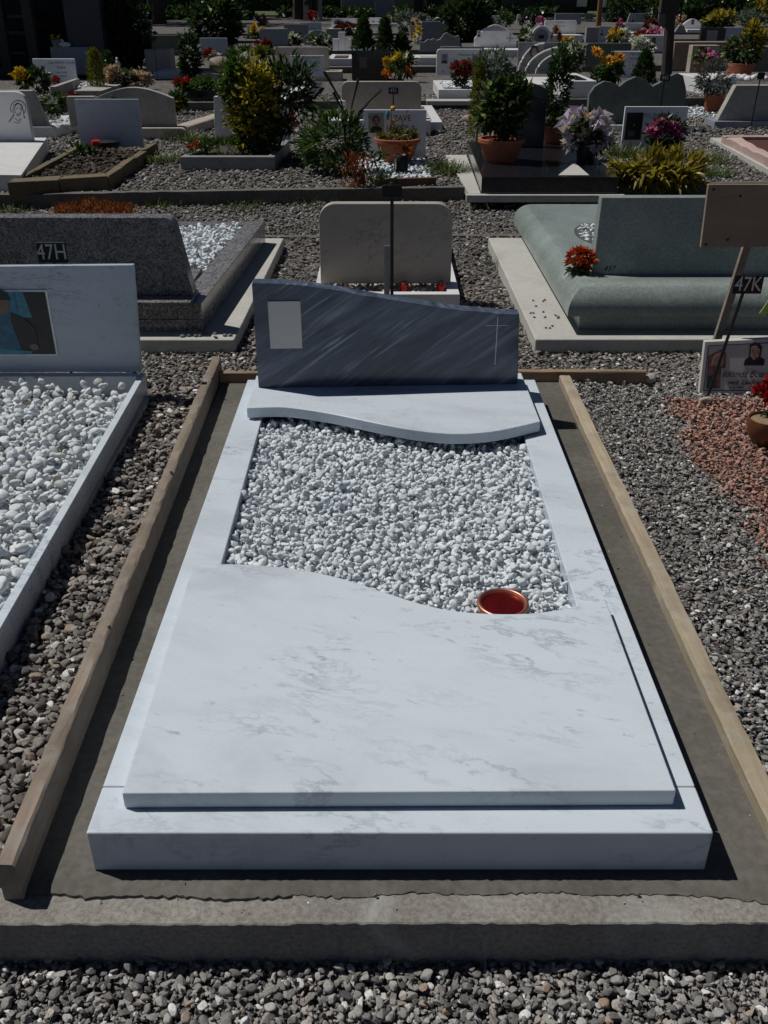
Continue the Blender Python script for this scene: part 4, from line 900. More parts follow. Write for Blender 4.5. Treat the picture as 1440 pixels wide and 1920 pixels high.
# beige headstone behind the named white plaque
t = thing('tomb', 'large beige round-cornered headstone behind the white plaque with a young face', 'tomb', gp(715, 250))
hd, Y, xl, xr, zt = head(t, 641, 789, 153, 222, TRAV, 'round', .24, .09, .07)
m = MB(); m.box(xl-.03, xl+.05, Y-.02, Y+.16, .241, at(640, 188, Y).z); m.build('buttress', WHITE_M, t, .01)
m = MB(); m.box(at(612, 246, Y).x, at(806, 246, Y).x, Y-.16, Y+.14, .08, .2395); m.build('plinth', WHITE_M, t, .005)
x = at(806, 246, Y).x; rails(t, x-.9, x+.14, Y+.142, Y+1.9, .08, .19, .1, WHITE_M, inner=.12, sk=-.02)
tagstake('small tag with 491 on a thin stake in front of the beige headstone', '491', 738, 170, Y-.12, 18, 12)
# the plaque with the young face, its pot, lamp and garden
YP = gp(742, 292, .12).y
t = thing('plaque', 'white marble plaque with a portrait photo behind the terracotta bowl', 'plaque', (at(742, 292, YP).x, YP, .1))
hd, Y, xl, xr, zt = head(t, 682, 798, 206, 298, BRIGHT_M, 'rect', .11, .03, Y=YP, bevel=.002)
portrait(hd, 691, 720, 212, 249, Y, PGREEN, off=.004); face_text(hd, 'ZAVE', 754, 222, Y, 11); face_text(hd, 'JASPOLA', 752, 240, Y, 11)
q = gp(745, 303, .12); q.y = YP-.28
t = thing('flower_bowl', 'wide terracotta bowl of small succulents before the white portrait plaque', 'flower pot', q)
R1 = at(788, 266, q.y).x-at(745, 266, q.y).x; ztop = at(745, 258, q.y).z
pot(t, q.x, q.y, .12, R1*.95, ztop-.12, taper=.62)
foliage(t, (q.x, q.y, ztop+.01), (R1*.85, R1*.7, .045), 420, .045, .026, leafm('succulent', [(0, (.06, .08, .025)), (.5, (.12, .14, .05)), (.8, (.20, .15, .06)), (1, (.28, .2, .1))]), 26)
t = thing('garden_ornament', 'little blue and yellow ornament on a wire stuck in the terracotta bowl', 'ornament', (q.x-.05, q.y, ztop))
m = MB(); m.tube([(q.x-.05, q.y, ztop-.02), (q.x-.055, q.y, ztop+.22)], .003, 5); m.tube([(q.x+.03, q.y, ztop), (q.x+.04, q.y-.02, ztop+.12), (q.x+.09, q.y, ztop+.22)], .003, 5); m.tube([(q.x-.12, q.y, ztop), (q.x-.2, q.y-.02, ztop+.14), (q.x-.25, q.y, ztop+.17)], .003, 5); m.build('wire', BLACKM, t)
YB = plain('yellow_bead', (.65, .42, .03), .4)
for px, py in ((737, 203), (737, 229)): c = at(px, py, q.y); m = MB(); m.blob(c, (.022, .018, .022), 2, sub=2); m.build('bead', YB, t)
c = at(727, 216, q.y); m = MB(); m.blob(c, (.018, .012, .045), 5); m.build('figure', plain('turquoise', (.05, .35, .42), .4), t)
q2 = gp(752, 318, .12); t = thing('flower_vase', 'black cylindrical grave vase with a steel band in front of the bowl', 'vase', q2)
m = MB(); r = .06; zt2 = at(752, 290, q2.y).z; m.lathe(q2.x, q2.y, [(r*.9, .11), (r, .14), (r, zt2-.02), (r*.8, zt2), (r*.6, zt2-.01)], 18); m.build('body', BLACKM, t, smooth=40)
m = MB(); m.tube([(q2.x-r*.82, q2.y-r*.7, .13), (q2.x-r*.82, q2.y-r*.7, zt2-.02)], .010, 6); m.build('band', plain('steel', (.6, .6, .6), .25, 1), t)
foliage(t, (q2.x+.01, q2.y, zt2+.02), (.06, .05, .05), 60, .06, .02, L_ORNG, 8)
quick_pebbles(gp(665, 320).x, gp(805, 320).x, gp(740, 335).y, YP, .095, 900, .02, .05, PROTO_W, 'scattered white pebbles round the terracotta bowl')
a, b = gp(702, 341, .13), gp(818, 338, .13); t = thing('wooden_edging', 'brown wooden edging board in front of the small pebble garden', 'edging', a)
m = MB(); m.hexa([(a.x, a.y, .07), (b.x, b.y, .07), (b.x, b.y+.03, .07), (a.x, a.y+.03, .07)], [(a.x, a.y, .15), (b.x, b.y, .15), (b.x, b.y+.03, .15), (a.x, a.y+.03, .15)]); m.build('board', wood('brown_edging', (.12, .065, .04), (.17, .10, .06), None, 'x'), t, .003)
q = gp(640, 322, .1); t = thing('wild_plant', 'tall untidy green plant with dark arching stems beside the pebble garden', 'plant', q)
foliage(t, (q.x-.06, q.y, .34), (.25, .22, .24), 900, .08, .024, L_MID, 40); foliage(t, (q.x+.1, q.y-.12, .2), (.3, .15, .13), 420, .06, .026, L_VAR, 20)
m = MB()
for (ex, ez) in ((-.12, .85), (.15, .80), (.33, .72), (-.05, .7), (.22, .62)): m.tube([(q.x+.05, q.y, .12), (q.x+.05+ex*.3, q.y, .12+ez*.6), (q.x+ex, q.y, ez)], [.008, .006, .012], 5)
m.build('stem', plain('dark_stem', (.03, .022, .02), .8), t)
q = gp(668, 372, .02); t = thing('red_plant', 'upright rusty red plant growing at the kerb face beside the black tag', 'plant', q)
P = np.array(q)+np.stack([rng.normal(0, .045, 160), rng.normal(0, .03, 160), rng.uniform(.02, .3, 160)], 1); D = rng.normal(size=(160, 3))*.4; D[:, 2] = np.abs(D[:, 2])+.7
m = MB(); m.leaves(P, D, .07, .018); m.build('foliage', leafm('rusty_red_leaf', [(0, (.14, .03, .012)), (1, (.3, .075, .03))], .7), t, kind='stuff', smooth=None)
q = gp(692, 368, .02); t = thing('pale_weed', 'pale green curly weed on the gravel beside the black tag', 'plant', q); foliage(t, (q.x+.05, q.y, .12), (.13, .07, .10), 130, .07, .02, L_VAR, 12)
# black granite tomb with bowls and lilies
zt_ = .225; A, B = gp(903, 331, zt_), gp(1161, 333, zt_); D_, C_ = gp(868, 240, zt_), gp(1075, 236, zt_)
t = thing('tomb', 'polished black granite tomb with pots and lilac lilies on it', 'tomb', gp(1010, 345))
A.y = B.y = (A.y+B.y)/2
def quad(m, P, z0, z1): m.hexa([Vector((p[0], p[1], z0)) for p in P], [Vector((p[0], p[1], z1)) for p in P]); return m
bk = A.y+1.9; sk = .0
quad(MB(), [(A.x, A.y), (B.x, B.y), (B.x+.05, bk), (A.x+.05, bk)], .1105, zt_).build('cover_slab', BLACKG, t, .003)
p1 = gp(1025, 300, zt_); quad(MB(), [(p1.x-.03, A.y+.06), (B.x-.2, A.y+.06), (B.x-.2, A.y+.62), (p1.x+.18, A.y+.62)], zt_+.0008, zt_+.004).build('bed_base', PAD, t)
PP = [Vector((p1.x-.02, A.y+.07, 0)), Vector((B.x-.21, A.y+.07, 0)), Vector((B.x-.21, A.y+.61, 0)), Vector((p1.x+.19, A.y+.61, 0))]
pp = strew(p1.x-.05, B.x-.2, A.y+.07, A.y+.6, 2600, .02, .045, zt_+.004, 41, inside=inq(PP)); scatter('pebbles', *pp, PROTO_W, 'white pebbles on the black granite slab', 'pebbles')
quad(MB(), [(gp(868, 350, .11).x, A.y-.06), (B.x+.05, A.y-.06), (B.x+.05, A.y-.002), (gp(868, 350, .11).x, A.y-.002)], .06, .11).build('concrete_pad', PAD, t, .003)
L0 = gp(872, 345, .112).x; quad(MB(), [(L0, A.y-.001), (A.x-.002, A.y-.001), (A.x+.04, bk), (L0-.06, bk)], .06, .112).build('concrete_pad', PAD, t, .003)
hd, Y, xl, xr, zt = head(t, 948, 1020, 156, 262, plain('dark_blue_granite', (.02, .027, .045), .2), 'arch', zt_, .08, .05, Y=A.y+1.55)
def potted(label, px, pyb, zb, wpx, hpx, fol, cat='flower pot', name='potted_plant', mat=TERRA, group=None, squat=.7, Y=None):
    """a pot given by its foot and size in the picture; fol: list of (dx, dz, rx, rz, n, L, W, mat) in pixels above the rim"""
    q = gp(px, pyb, zb)
    if Y: q = at(px, pyb, Y); q.z = zb
    s = (at(px+100, pyb, q.y).x-at(px, pyb, q.y).x)/100; t = thing(name, label, cat, q, group); r = wpx*s/2; h = hpx*s*1.02
    pot(t, q.x, q.y, zb, r/1.07, h, mat, taper=squat)
    for dx, dz, rx, rz, n, L, W, mt in fol: foliage(t, (q.x+dx*s, q.y, zb+h+dz*s), (rx*s, rx*s*.8, rz*s), n, L, W, mt)
    return t, q, s, r, h
potted('wide terracotta bowl with a glossy dark bush on the black granite tomb', 938, 302, zt_+.001, 88, 40, [(0, 50, 42, 48, 1100, .075, .04, L_VAR), (22, 70, 24, 34, 420, .075, .04, L_VAR), (-20, 40, 26, 34, 300, .075, .04, L_VAR), (5, 60, 34, 44, 450, .075, .04, L_DARK)], squat=.66)
potted('terracotta pot with a narrow dark conifer on the black granite tomb', 1036, 268, zt_+.001, 46, 30, [(2, 60, 20, 68, 900, .06, .02, L_DARK), (-5, 15, 24, 24, 250, .06, .03, L_VAR)])
q = gp(905, 295, .1); c = at(897, 195, q.y+.9); t = thing('golden_conifer', 'slim golden conifer just behind the bowl on the black tomb', 'conifer', (c.x, c.y, .1))
def cone_tree(t, x, y, z0, h, r, n, L, W, mat, tip=.5):
    u = rng.random(n)**.75; a = rng.uniform(0, 6.283, n); rr = r*(1-u)**tip*(.55+.45*rng.random(n))*(1+.18*np.sin(u*37)); P = np.stack([x+rr*np.cos(a), y+rr*np.sin(a), z0+h*u*.97], 1)
    D = np.stack([np.cos(a)*.55, np.sin(a)*.55, np.full(n, .9)], 1)+rng.normal(size=(n, 3))*.3; m = MB(); m.leaves(P, D, L, W); m.build('foliage', mat, t, kind='stuff', smooth=None)
    m = MB(); m.tube([(x, y, z0-.05), (x, y, z0+h*.6)], [r*.12, r*.05], 6); m.build('trunk', BARK, t)
cone_tree(t, c.x, c.y, .15, at(897, 116, c.y).z-.15, .085, 900, .06, .016, L_GOLDC, .45)
q = gp(1098, 302, zt_+.001); s = 1/190; t = thing('lily_bunch', 'big bunch of lilac silk lilies in a dark vase on the black tomb', 'flowers', q)
m = MB(); m.lathe(q.x, q.y, [(.07, zt_), (.085, zt_+.12), (.075, zt_+.2)], 16); m.build('vase', BLACKM, t)
foliage(t, (q.x, q.y, zt_+.2), (.15, .12, .12), 260, .10, .045, L_DARK, 18)
for px, py, r in ((1068, 228, .075), (1084, 216, .07), (1056, 252, .075), (1076, 248, .08), (1100, 238, .06), (1120, 222, .075), (1132, 232, .06), (1128, 258, .075), (1108, 262, .07), (1140, 262, .055), (1062, 272, .07), (1084, 268, .07), (1118, 280, .06)):
    c = at(px, py, q.y-.03+random.uniform(-.08, .08)); blossom(t, c, r*1.25, P_LILAC, 7, 'star')
for px, py in ((1102, 224), (1110, 240), (1092, 254)): blossom(t, at(px, py, q.y-.08), .055, P_CREAM, 26)
for px, py in ((1130, 228), (1126, 240), (1140, 246)): c = at(px, py, q.y); blossom(t, c, .05, leafm('pale_green_petal', [(0, (.35, .42, .12)), (1, (.5, .52, .2))]), 8)
# Ruman plaque
t = thing('plaque', 'white marble plaque with a dark landscape photo and faded letters behind purple flowers', 'plaque', gp(1220, 285))
hd, Y, xl, xr, zt = head(t, 1163, 1279, 200, 286, BRIGHT_M, 'rect', .1, .03, bevel=.002)
a, b = at(1170, 262, Y), at(1207, 211, Y); m = MB(); m.box(a.x, b.x, Y-.004, Y-.0005, a.z, b.z); m.box(a.x+.03, b.x-.06, Y-.0055, Y-.0042, a.z+.03, a.z+.08, 1); m.box(b.x-.08, b.x-.07, Y-.0055, Y-.0042, b.z-.11, b.z-.10, 2); m.build('photo', [SUIT, plain('print_grey', (.10, .11, .12), .4), PWHITE], hd)
face_text(hd, 'RUMAN', 1233, 217, Y, 9, plain('faded_letters', (.30, .30, .31), .5), sx=1.25)
q = gp(1243, 296, .1); t = thing('purple_flowers', 'dark pot of bright pink and white chrysanthemums before the landscape plaque', 'flowers', q)
m = MB(); m.lathe(q.x, q.y, [(.08, .09), (.10, .2), (.09, .24)], 14); m.build('pot', BLACKM, t)
foliage(t, (q.x, q.y, .30), (.16, .12, .12), 300, .09, .03, L_DARK, 20)
for px, py in ((1224, 247), (1240, 236), (1256, 240), (1270, 246), (1232, 256), (1264, 258), (1247, 250)): blossom(t, at(px, py, q.y-.05), .065, P_PINK, 60)
for px in ((1158), (1185)): tuft('green weeds and grass at the foot of the '+('black tomb corner' if px < 1170 else 'landscape plaque'), 'grass tuft', gp(px, 292, .1), .2, 190, .18, L_GRASS, .009, .5)
for (px, py, rr) in ((1247, 282, .045), (1262, 278, .05)): boulder('%s tan stone lying beside the landscape plaque' % ('smaller' if rr < .05 else 'larger'), gp(px, py, .12), (rr, rr*.9, rr*.8), px, TRAV)
# wavy green headstone
t = thing('tomb', 'dark green headstone cut in four wavy humps', 'tomb', gp(1190, 250))
hd, Y, xl, xr, zt = head(t, 1100, 1279, 137, 232, DKGREEN, 'waves', .16, .09, bevel=.003)
m = MB(); m.box(xl-.06, xr+.1, Y-.12, Y+.2, .08, .1595); m.build('plinth', WHITE_M, t, .005)
tagstake('small tag with 441 before the wavy green headstone', '441', 1247, 146, Y-.1, 19, 12)
# golden strap-leaved plants at the kerb
for k, (px, py, n, L) in enumerate(((1163, 362, 90, .22), (1212, 362, 170, .30), (1262, 362, 130, .27))):
    q = gp(px, py, .03); t = thing('strap_leaved_plant', ('small golden strap-leaved plant nearest the black tomb', 'tall golden strap-leaved plant in the middle of the clump at the kerb', 'golden strap-leaved plant with arching outer leaves beside the wooden sign')[k], 'plant', q, 'golden plants along the kerb'); m = MB()
    for i in range(n):
        a = random.uniform(0, 6.283); rr = .16*random.random()
        m.blade((q.x+rr*math.cos(a)*1.3, q.y+rr*math.sin(a)*.6, .04+random.random()*.14), (math.cos(a)*.6, math.sin(a)*.6, 1), L*random.uniform(.5, 1), .046, random.uniform(.3, 1.0), 5)
    foliage(t, (q.x, q.y, .17), (.17, .12, .13), (120, 300, 230)[k], .12, .04, _M.get('golden_strap') or leafm('golden_strap', [(0, (.10, .11, .02)), (.4, (.24, .20, .03)), (.8, (.38, .29, .06)), (1, (.46, .40, .16))], .4, .35), 16)
    m.build('leaves', leafm('golden_strap', [(0, (.10, .11, .02)), (.4, (.24, .20, .03)), (.8, (.38, .29, .06)), (1, (.46, .40, .16))], .4, .35), t, kind='stuff')
# pink kerbed grave at the edge of the picture
PINKS = stone('pink_rough_stone', (.50, .38, .35), (.42, .31, .28), 30, .85, .4, .2)
a = gp(1362, 256, .2); b = gp(1460, 305, .2); t = thing('grave', 'grave with a rough pale pink stone kerb and dark red soil', 'grave', gp(1400, 300))
rough = MB(); x0 = a.x; rough_bar(rough, x0, x0+1.2, a.y-.1+.75, a.y+.75, .06, .2, .012, 10, 3)
y0, y1 = b.y-.1, a.y+.2
m = MB(); g = np.random.default_rng(2); n = 9; v = []
for i in range(n+1):
    q = b.lerp(a, i/n); e = g.normal(0, .008, 3); v += [(q.x, q.y, .06), (q.x+e[0], q.y, .19+e[1]), (q.x+.02, q.y, .205+e[1]), (q.x+.09, q.y, .2+e[2]), (q.x+.10, q.y, .06)]
m.add(v, [tuple(reversed((5*i+j, 5*i+5+j, 5*i+5+(j+1) % 5, 5*i+(j+1) % 5))) for i in range(n) for j in range(5)]+[(0, 1, 2, 3, 4), (5*n+4, 5*n+3, 5*n+2, 5*n+1, 5*n)]); m.build('rail', PINKS, t, smooth=40)
m = MB(); m.prism_z([(a.x-.01, a.y+.001), (a.x+1.3, a.y+.001), (a.x+1.3, a.y+.1), (a.x-.01, a.y+.1)], .06, .2); m.build('rail', PINKS, t, .008)
m = MB(); m.prism_z([(b.x+.101, b.y), (b.x+1.3, b.y), (a.x+1.3, a.y-.001), (a.x+.101, a.y-.001)], .06, .17); m.build('bed_base', stone('red_earth', (.10, .03, .022), (.06, .022, .018), 60, .95, .5), t)
c = [gp(1332, 258, .13), gp(1362, 258, .13), gp(1462, 310, .13), gp(1445, 320, .13)]; m = MB(); m.prism_z([(p.x, p.y) for p in (c[3], c[2], c[1], c[0])], .06, .13); m.build('concrete_pad', PAD, t, .003)
# slanted brown headstone with the boulders behind it
t = thing('tomb', 'brown slanted headstone at the picture edge, white boulders in a row behind it', 'tomb', gp(1400, 245))
hd, Y, xl, xr, zt = head(t, 1345, 1500, 160, 226, OLDSTONE, 'slantl', .16, .12, .16)
m = MB(); m.box(xl-.05, xr, Y-.08, Y+.3, .08, .1595); m.build('plinth', BLUEGREY, t, .004)
zt_ = .42; a, b = gp(1300, 150, zt_), gp(1450, 150, zt_)
f = gp(1322, 176, .1); ss = gp(1268, 137, .3); m = MB(); m.prism_z([(f.x, f.y), (xr+.6, f.y), (xr+.9, ss.y), (ss.x, ss.y)], .08, .30); m.build('cover_slab', WHITE_M, t, .01); YB_ = gp(1390, 152, .3).y
tagstake('blank black tag leaning before the slanted brown headstone', None, 1427, 142, Y-.15, 14, 13)
for i, (px, r) in enumerate(((1350, 8), (1358, 7), (1372, 9), (1384, 7), (1393, 8), (1402, 7), (1413, 8), (1424, 6), (1434, 7))):
    q = gp(px, 150+(i % 3)*1.5, .3); s = q.y*1.0/1750; boulder('%s white boulder in the row behind the slanted brown headstone' % ('first', 'second', 'third', 'fourth', 'fifth', 'sixth', 'seventh', 'eighth', 'last')[i], (q.x, q.y, .30+r*s*.6), (r*s, r*s*.8, r*s*.75), 40+i, WHITE_M, 'boulder', 'white boulders in a row on the white slab')
potted('brown pot of silvery lavender standing on white pebbles', 1335, 208, .11, 36, 28, [(-5, 26, 32, 30, 700, .08, .02, leafm('lavender_leaf', [(0, (.05, .065, .06)), (.6, (.10, .12, .12)), (1, (.17, .16, .2))]))], squat=.8)
q = gp(1310, 215); quick_pebbles(q.x-.3, q.x+.5, q.y-.3, q.y+.8, .095, 500, .02, .05, PROTO_W, 'white pebbles round the pot of lavender')
# weeds here and there
for k, (px, py, r, n, L, lab) in enumerate(((590, 300, .16, 130, .16, 'patch of weeds between the golden bush and the wild plant'), (288, 300, .16, 110, .13, 'patch of grass beside the tufa border'), (350, 262, .15, 90, .16, 'leafy weeds beside the arched headstone'), (838, 320, .14, 120, .14, 'grass growing along the concrete edge of the black tomb'), (1310, 300, .18, 120, .12, 'grass patch on the gravel beside the landscape plaque'), (1330, 325, .14, 80, .10, 'low grass on the gravel behind the golden plants'))):
    tuft(lab, 'weeds', gp(px, py, .1), r*1.5, n*4, L*1.15, L_GRASS, .010, .7, 'weeds')
for k, (px, py, lab) in enumerate(((290, 382, 'thin grass on the path below the kerb'), (450, 386, 'sparse weeds on the path nearest the golden bush'), (585, 378, 'tall weeds against the kerb face by the red plant'), (905, 362, 'grass at the foot of the kerb under the black tomb'), (12, 392, 'clump of grass behind the granite headstone'))):
    tuft(lab, 'weeds', gp(px, py, .015), .22, 170, .11, L_GRASS, .007, .6, 'weeds')
# ------------------------------------------------------------ fifth row and beyond
def tomb(label, specs, base=None, bed=None, cat='tomb', zb=.1, name='tomb', px=None, py=None, group=None):
    """far tombs: specs = upright stones (x0,x1,yt,yb,mat,shape,z,th,r); base = (x0,x1,ytop,ybottom,depth,mat) a block below"""
    s0 = specs[0]; Y0 = None
    t = thing(name, label, cat, gp((s0[0]+s0[1])/2, base[3] if base else s0[3], zb), group)
    out = []; zt = zb
    if base:
        x0, x1, yt, yb, dep, mt = base; Yf = gp((x0+x1)/2, yb, zb).y; a, b = at(x0, yb, Yf), at(x1, yb, Yf); zt = at(x0, yt, Yf).z
        m = MB(); m.box(a.x, b.x, Yf, Yf+dep, zb-.04, zt); m.build('base', mt, t, .006)
        if bed: m = MB(); m.box(a.x+.12, b.x-.12, Yf+.12, Yf+dep*.6, zt+.001, zt+.012); m.build('bed', bed, t)
    for i, s in enumerate(specs):
        x0, x1, yt, yb, mt, sh = s[:6]; z = s[6] if len(s) > 6 and s[6] is not None else zt+.0006; th = s[7] if len(s) > 7 else .08; r = s[8] if len(s) > 8 else .06
        Yq = s[9] if len(s) > 9 else None
        out.append(head(t, x0, x1, yt, yb, mt, sh, z, th, r, name=('headstone' if i == 0 else 'panel'), Y=Yq, bevel=.006))
    return t, out
def plantat(label, px, pyb, zb, Y, parts, cat='plant', name='plant', trunk=None, group=None):
    q = at(px, pyb, Y) if Y else gp(px, pyb, zb); s = (at(px+100, pyb, q.y).x-q.x)/100; z0 = q.z if Y else zb; t = thing(name, label, cat, (q.x, q.y, z0), group)
    for dx, dy, rx, rz, n, L, W, mt in parts:
        nm = 'blossoms' if 'petal' in mt.name else 'foliage'
        foliage(t, (q.x+dx*s, q.y+random.uniform(-.02, .02)-(.05 if nm == 'blossoms' else 0), at(px, pyb+dy, q.y).z), (rx*s, rx*s*.7, rz*s), n, L, W, mt, name=nm)
    if trunk: m = MB(); m.tube([(q.x, q.y, z0-.05), (q.x, q.y, at(px, pyb+trunk, q.y).z)], [.03, .02], 6); m.build('trunk', BARK, t)
    return t, q, s
# a: burial chapel in the shade
Yc = gp(60, 142).y+.4; x0, x1 = at(-260, 100, Yc).x, at(190, 100, Yc).x
t = thing('burial_chapel', 'dark burial chapel with pillars and open niches in deep shade', 'chapel', ((x0+x1)/2, Yc+1, .1))
DKW = stone('chapel_stone', (.022, .021, .023), (.015, .015, .017), 12, .8, .1); DKP = stone('skylit_panel', (.05, .054, .07), (.04, .044, .056), 5, .5, .05)  # chapel shade is put into these near-black tones, sky light into the bluish panel
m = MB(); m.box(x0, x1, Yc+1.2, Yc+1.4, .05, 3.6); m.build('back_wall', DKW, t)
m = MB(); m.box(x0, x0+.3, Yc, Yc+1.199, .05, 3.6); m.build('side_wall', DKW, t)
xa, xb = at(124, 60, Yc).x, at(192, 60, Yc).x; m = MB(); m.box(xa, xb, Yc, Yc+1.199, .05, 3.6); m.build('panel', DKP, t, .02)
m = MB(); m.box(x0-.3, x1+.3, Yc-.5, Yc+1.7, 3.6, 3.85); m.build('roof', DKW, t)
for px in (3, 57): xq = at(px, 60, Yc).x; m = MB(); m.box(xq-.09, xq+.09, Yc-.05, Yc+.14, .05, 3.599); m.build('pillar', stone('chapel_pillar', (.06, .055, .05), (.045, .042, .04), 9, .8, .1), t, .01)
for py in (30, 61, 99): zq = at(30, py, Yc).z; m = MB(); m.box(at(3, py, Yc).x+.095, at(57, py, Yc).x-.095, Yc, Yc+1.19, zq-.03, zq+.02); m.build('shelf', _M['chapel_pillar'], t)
# b: bluish white lettered plaque and things about it
t, o = tomb('white plaque with a long three-part name in capitals, in front of the burial chapel', [(68, 146, 110, 158, BRIGHT_M, 'rect', .1, .04)])
Y = o[0][1]; LB = plain('blue_letters', (.05, .055, .11), .5)
face_text(t, 'GIAN PIETRO CESARE', 115, 118, Y, 5.2, LB, sx=.80); face_text(t, 'FOINI', 115, 127, Y, 5.2, LB); face_text(t, '14-3-1928', 116, 136, Y, 3.6, LB, sx=1.1); face_text(t, '26-8-2012', 116, 143, Y, 3.6, LB, sx=1.1)
t2, o2 = tomb('blue-grey headstone standing behind the plaque with the long name', [(100, 172, 88, 140, BLUEGREY, 'slantl', .1, .1, .02)])
zt2 = o2[0][4]; q = at(106, 88, o2[0][1]+.05)
for px, hh, lab, mt in ((106, .13, 'little ribbed flower cup on top of the blue-grey headstone', 0), (121, .08, 'little white figure lying on top of the blue-grey headstone', 1)):
    q = at(px, 88, o2[0][1]+.05); t = thing('grave_ornament', lab, 'ornament', (q.x, q.y, zt2))
    if mt: m = MB(); m.blob((q.x, q.y, zt2+.04), (.12, .05, .045), 4); m.build('body', WHITE_M, t); m = MB(); m.blob((q.x-.03, q.y, zt2+.10), (.035, .03, .035), 5); m.build('head', WHITE_M, t)
    else: m = MB(); m.lathe(q.x, q.y, [(.06, zt2), (.085, zt2+.1), (.08, zt2+.11)], 10); m.build('cup', GREYSTONE, t); foliage(t, (q.x, q.y, zt2+.15), (.09, .07, .06), 60, .05, .03, P_YEL)
plantat('pot of yellow flowers with dark leaves beside the plaque with the long name', 55, 172, .1, None, [(-10, -30, 13, 10, 140, .07, .05, P_YEL), (3, -24, 8, 8, 50, .06, .04, P_YEL), (22, -20, 20, 20, 420, .09, .05, L_DARK), (-8, -14, 12, 9, 130, .08, .04, L_DARK)], 'flowers')
plantat('small red flowers at the foot of the plaque with the long name', 108, 160, .1, None, [(0, -8, 6, 6, 60, .06, .05, P_RED), (-10, -6, 8, 6, 60, .07, .03, L_DARK)], 'flowers')
m = MB(); a, b = gp(95, 176, .12), gp(141, 160, .12); m.hexa([(a.x, a.y, .05), (b.x, b.y, .05), (b.x+.08, b.y+.02, .05), (a.x+.1, a.y, .05)], [(a.x, a.y, .22), (b.x, b.y, .22), (b.x+.08, b.y+.02, .22), (a.x+.1, a.y, .22)])
tag(m.build('stone_rail', OLDSTONE, bevel=.01), 'mossy dark stone rail beside a patch of white pebbles', 'grave edging'); q = gp(105, 168); quick_pebbles(q.x-.1, q.x+.5, q.y, q.y+1.1, .1, 300, .04, .07, PROTO_W, 'white pebbles before the plaque with the long name')
# statue, conifer, roses
q = gp(184, 172); t = thing('golden_conifer', 'small golden green conifer next to the cream roses', 'conifer', q); cone_tree(t, q.x, q.y, .1, at(184, 92, q.y).z-.1, .14, 900, .07, .02, L_GOLDC, .45)
q = gp(200, 160); t = thing('dark_conifer', 'little dark conifer behind the golden one', 'conifer', q); cone_tree(t, q.x, q.y+.2, .1, at(200, 98, q.y).z-.1, .14, 500, .08, .02, L_DARK, .5)
plantat('tall dark camellia bush with shiny leaves beside the chapel', 243, 135, .1, None, [(0, -75, 46, 60, 2300, .13, .07, L_VAR if False else L_DARK), (-5, -110, 40, 40, 700, .12, .07, L_DARK), (5, -40, 40, 26, 600, .12, .06, L_DARK), (0, -80, 48, 62, 110, .10, .06, leafm('glint_leaf', [(0, (.2, .24, .16)), (1, (.4, .42, .36))], .2))], 'bush', 'camellia_bush', trunk=-60)  # a few pale leaves paint the glints of light on the bush
q = gp(225, 158); t = thing('statue', 'small white praying statue among cream pink roses', 'statue', q); s = 1/(1750/(q.y*.9)); zq = at(225, 137, q.y).z; zz = at(225, 107, q.y).z; h = zz-zq
m = MB(); m.lathe(q.x, q.y, [(.14*h*1.1, zq-.3), (.15*h*1.1, zq-.02), (.12*h, zq), (.19*h, zq+.05*h), (.16*h, zq+.3*h), (.19*h, zq+.55*h), (.16*h, zq+.72*h), (.07*h, zq+.80*h)], 14, sy=.8); m.build('body', WHITE_M, t, smooth=60)
m = MB(); m.blob((q.x, q.y, zq+.89*h), (.085*h, .085*h, .11*h), 2); m.build('head', WHITE_M, t); m = MB(); m.blob((q.x, q.y-.13*h, zq+.6*h), (.06*h, .06*h, .1*h), 3); m.build('hands', WHITE_M, t)
plantat('broad cream pink rose bush around the white statue', 245, 166, .1, None, [(-27, -24, 16, 15, 420, .08, .06, P_CREAM), (20, -16, 22, 14, 560, .08, .06, P_CREAM), (-5, -18, 24, 14, 420, .08, .04, L_MID), (-10, -12, 30, 10, 240, .08, .04, L_DARK)], 'rose bush', 'rose_bush')
t, o = tomb('pale low slab grave in front of the cream roses', [(135, 140, 176, 183, OLDSTONE, 'rect', .1, .4)], (140, 192, 170, 181, 1.6, OLDSTONE))
t, o = tomb('tall narrow tan headstone block beside the dark camellia bush', [(275, 321, 93, 138, TRAV, 'rect', .1, .5)], (288, 345, 136, 146, 1.0, WHITE_M))
t, o = tomb('dark grey-green headstone with pale top edge behind the tan block', [(280, 340, 66, 96, DKGREEN, 'slantl', .1, .2, .05)])
tagstake('thin black stake before the tan headstone block', None, 288, 72, gp(300, 150).y, 7, 6)
# c: boulder on a slab, hedges, planter
t, o = tomb('black stone planter box with a clipped green hedge', [(340, 415, 170, 190, BLACKG, 'rect', .1, .5)])
plantat('clipped green hedge plant in the black planter', 372, 172, .1, gp(378, 190).y+.25, [(0, -8, 48, 13, 900, .08, .04, L_MID)], 'hedge', 'hedge'); plantat('red flowers at the end of the clipped hedge', 345, 160, .1, gp(378, 190).y+.2, [(0, -2, 13, 8, 150, .08, .06, P_RED)], 'flowers')
t, o = tomb('light stone slab with a bare top carrying the brown boulder', [(368, 422, 140, 152, OLDSTONE, 'rect', .1, .9)])
q = at(418, 138, o[0][1]+.4); s = (at(428, 138, q.y).x-q.x)/10; boulder('large round brown boulder on the light slab', (q.x, q.y, o[0][4]+13*s), (25*s, 16*s, 17*s), 91, BROWNSTONE, 'boulder', p=4)
t, o = tomb('small white plaque leaning behind the brown boulder', [(377, 428, 71, 105, PLAQUE_M, 'rect', .1, .05)])
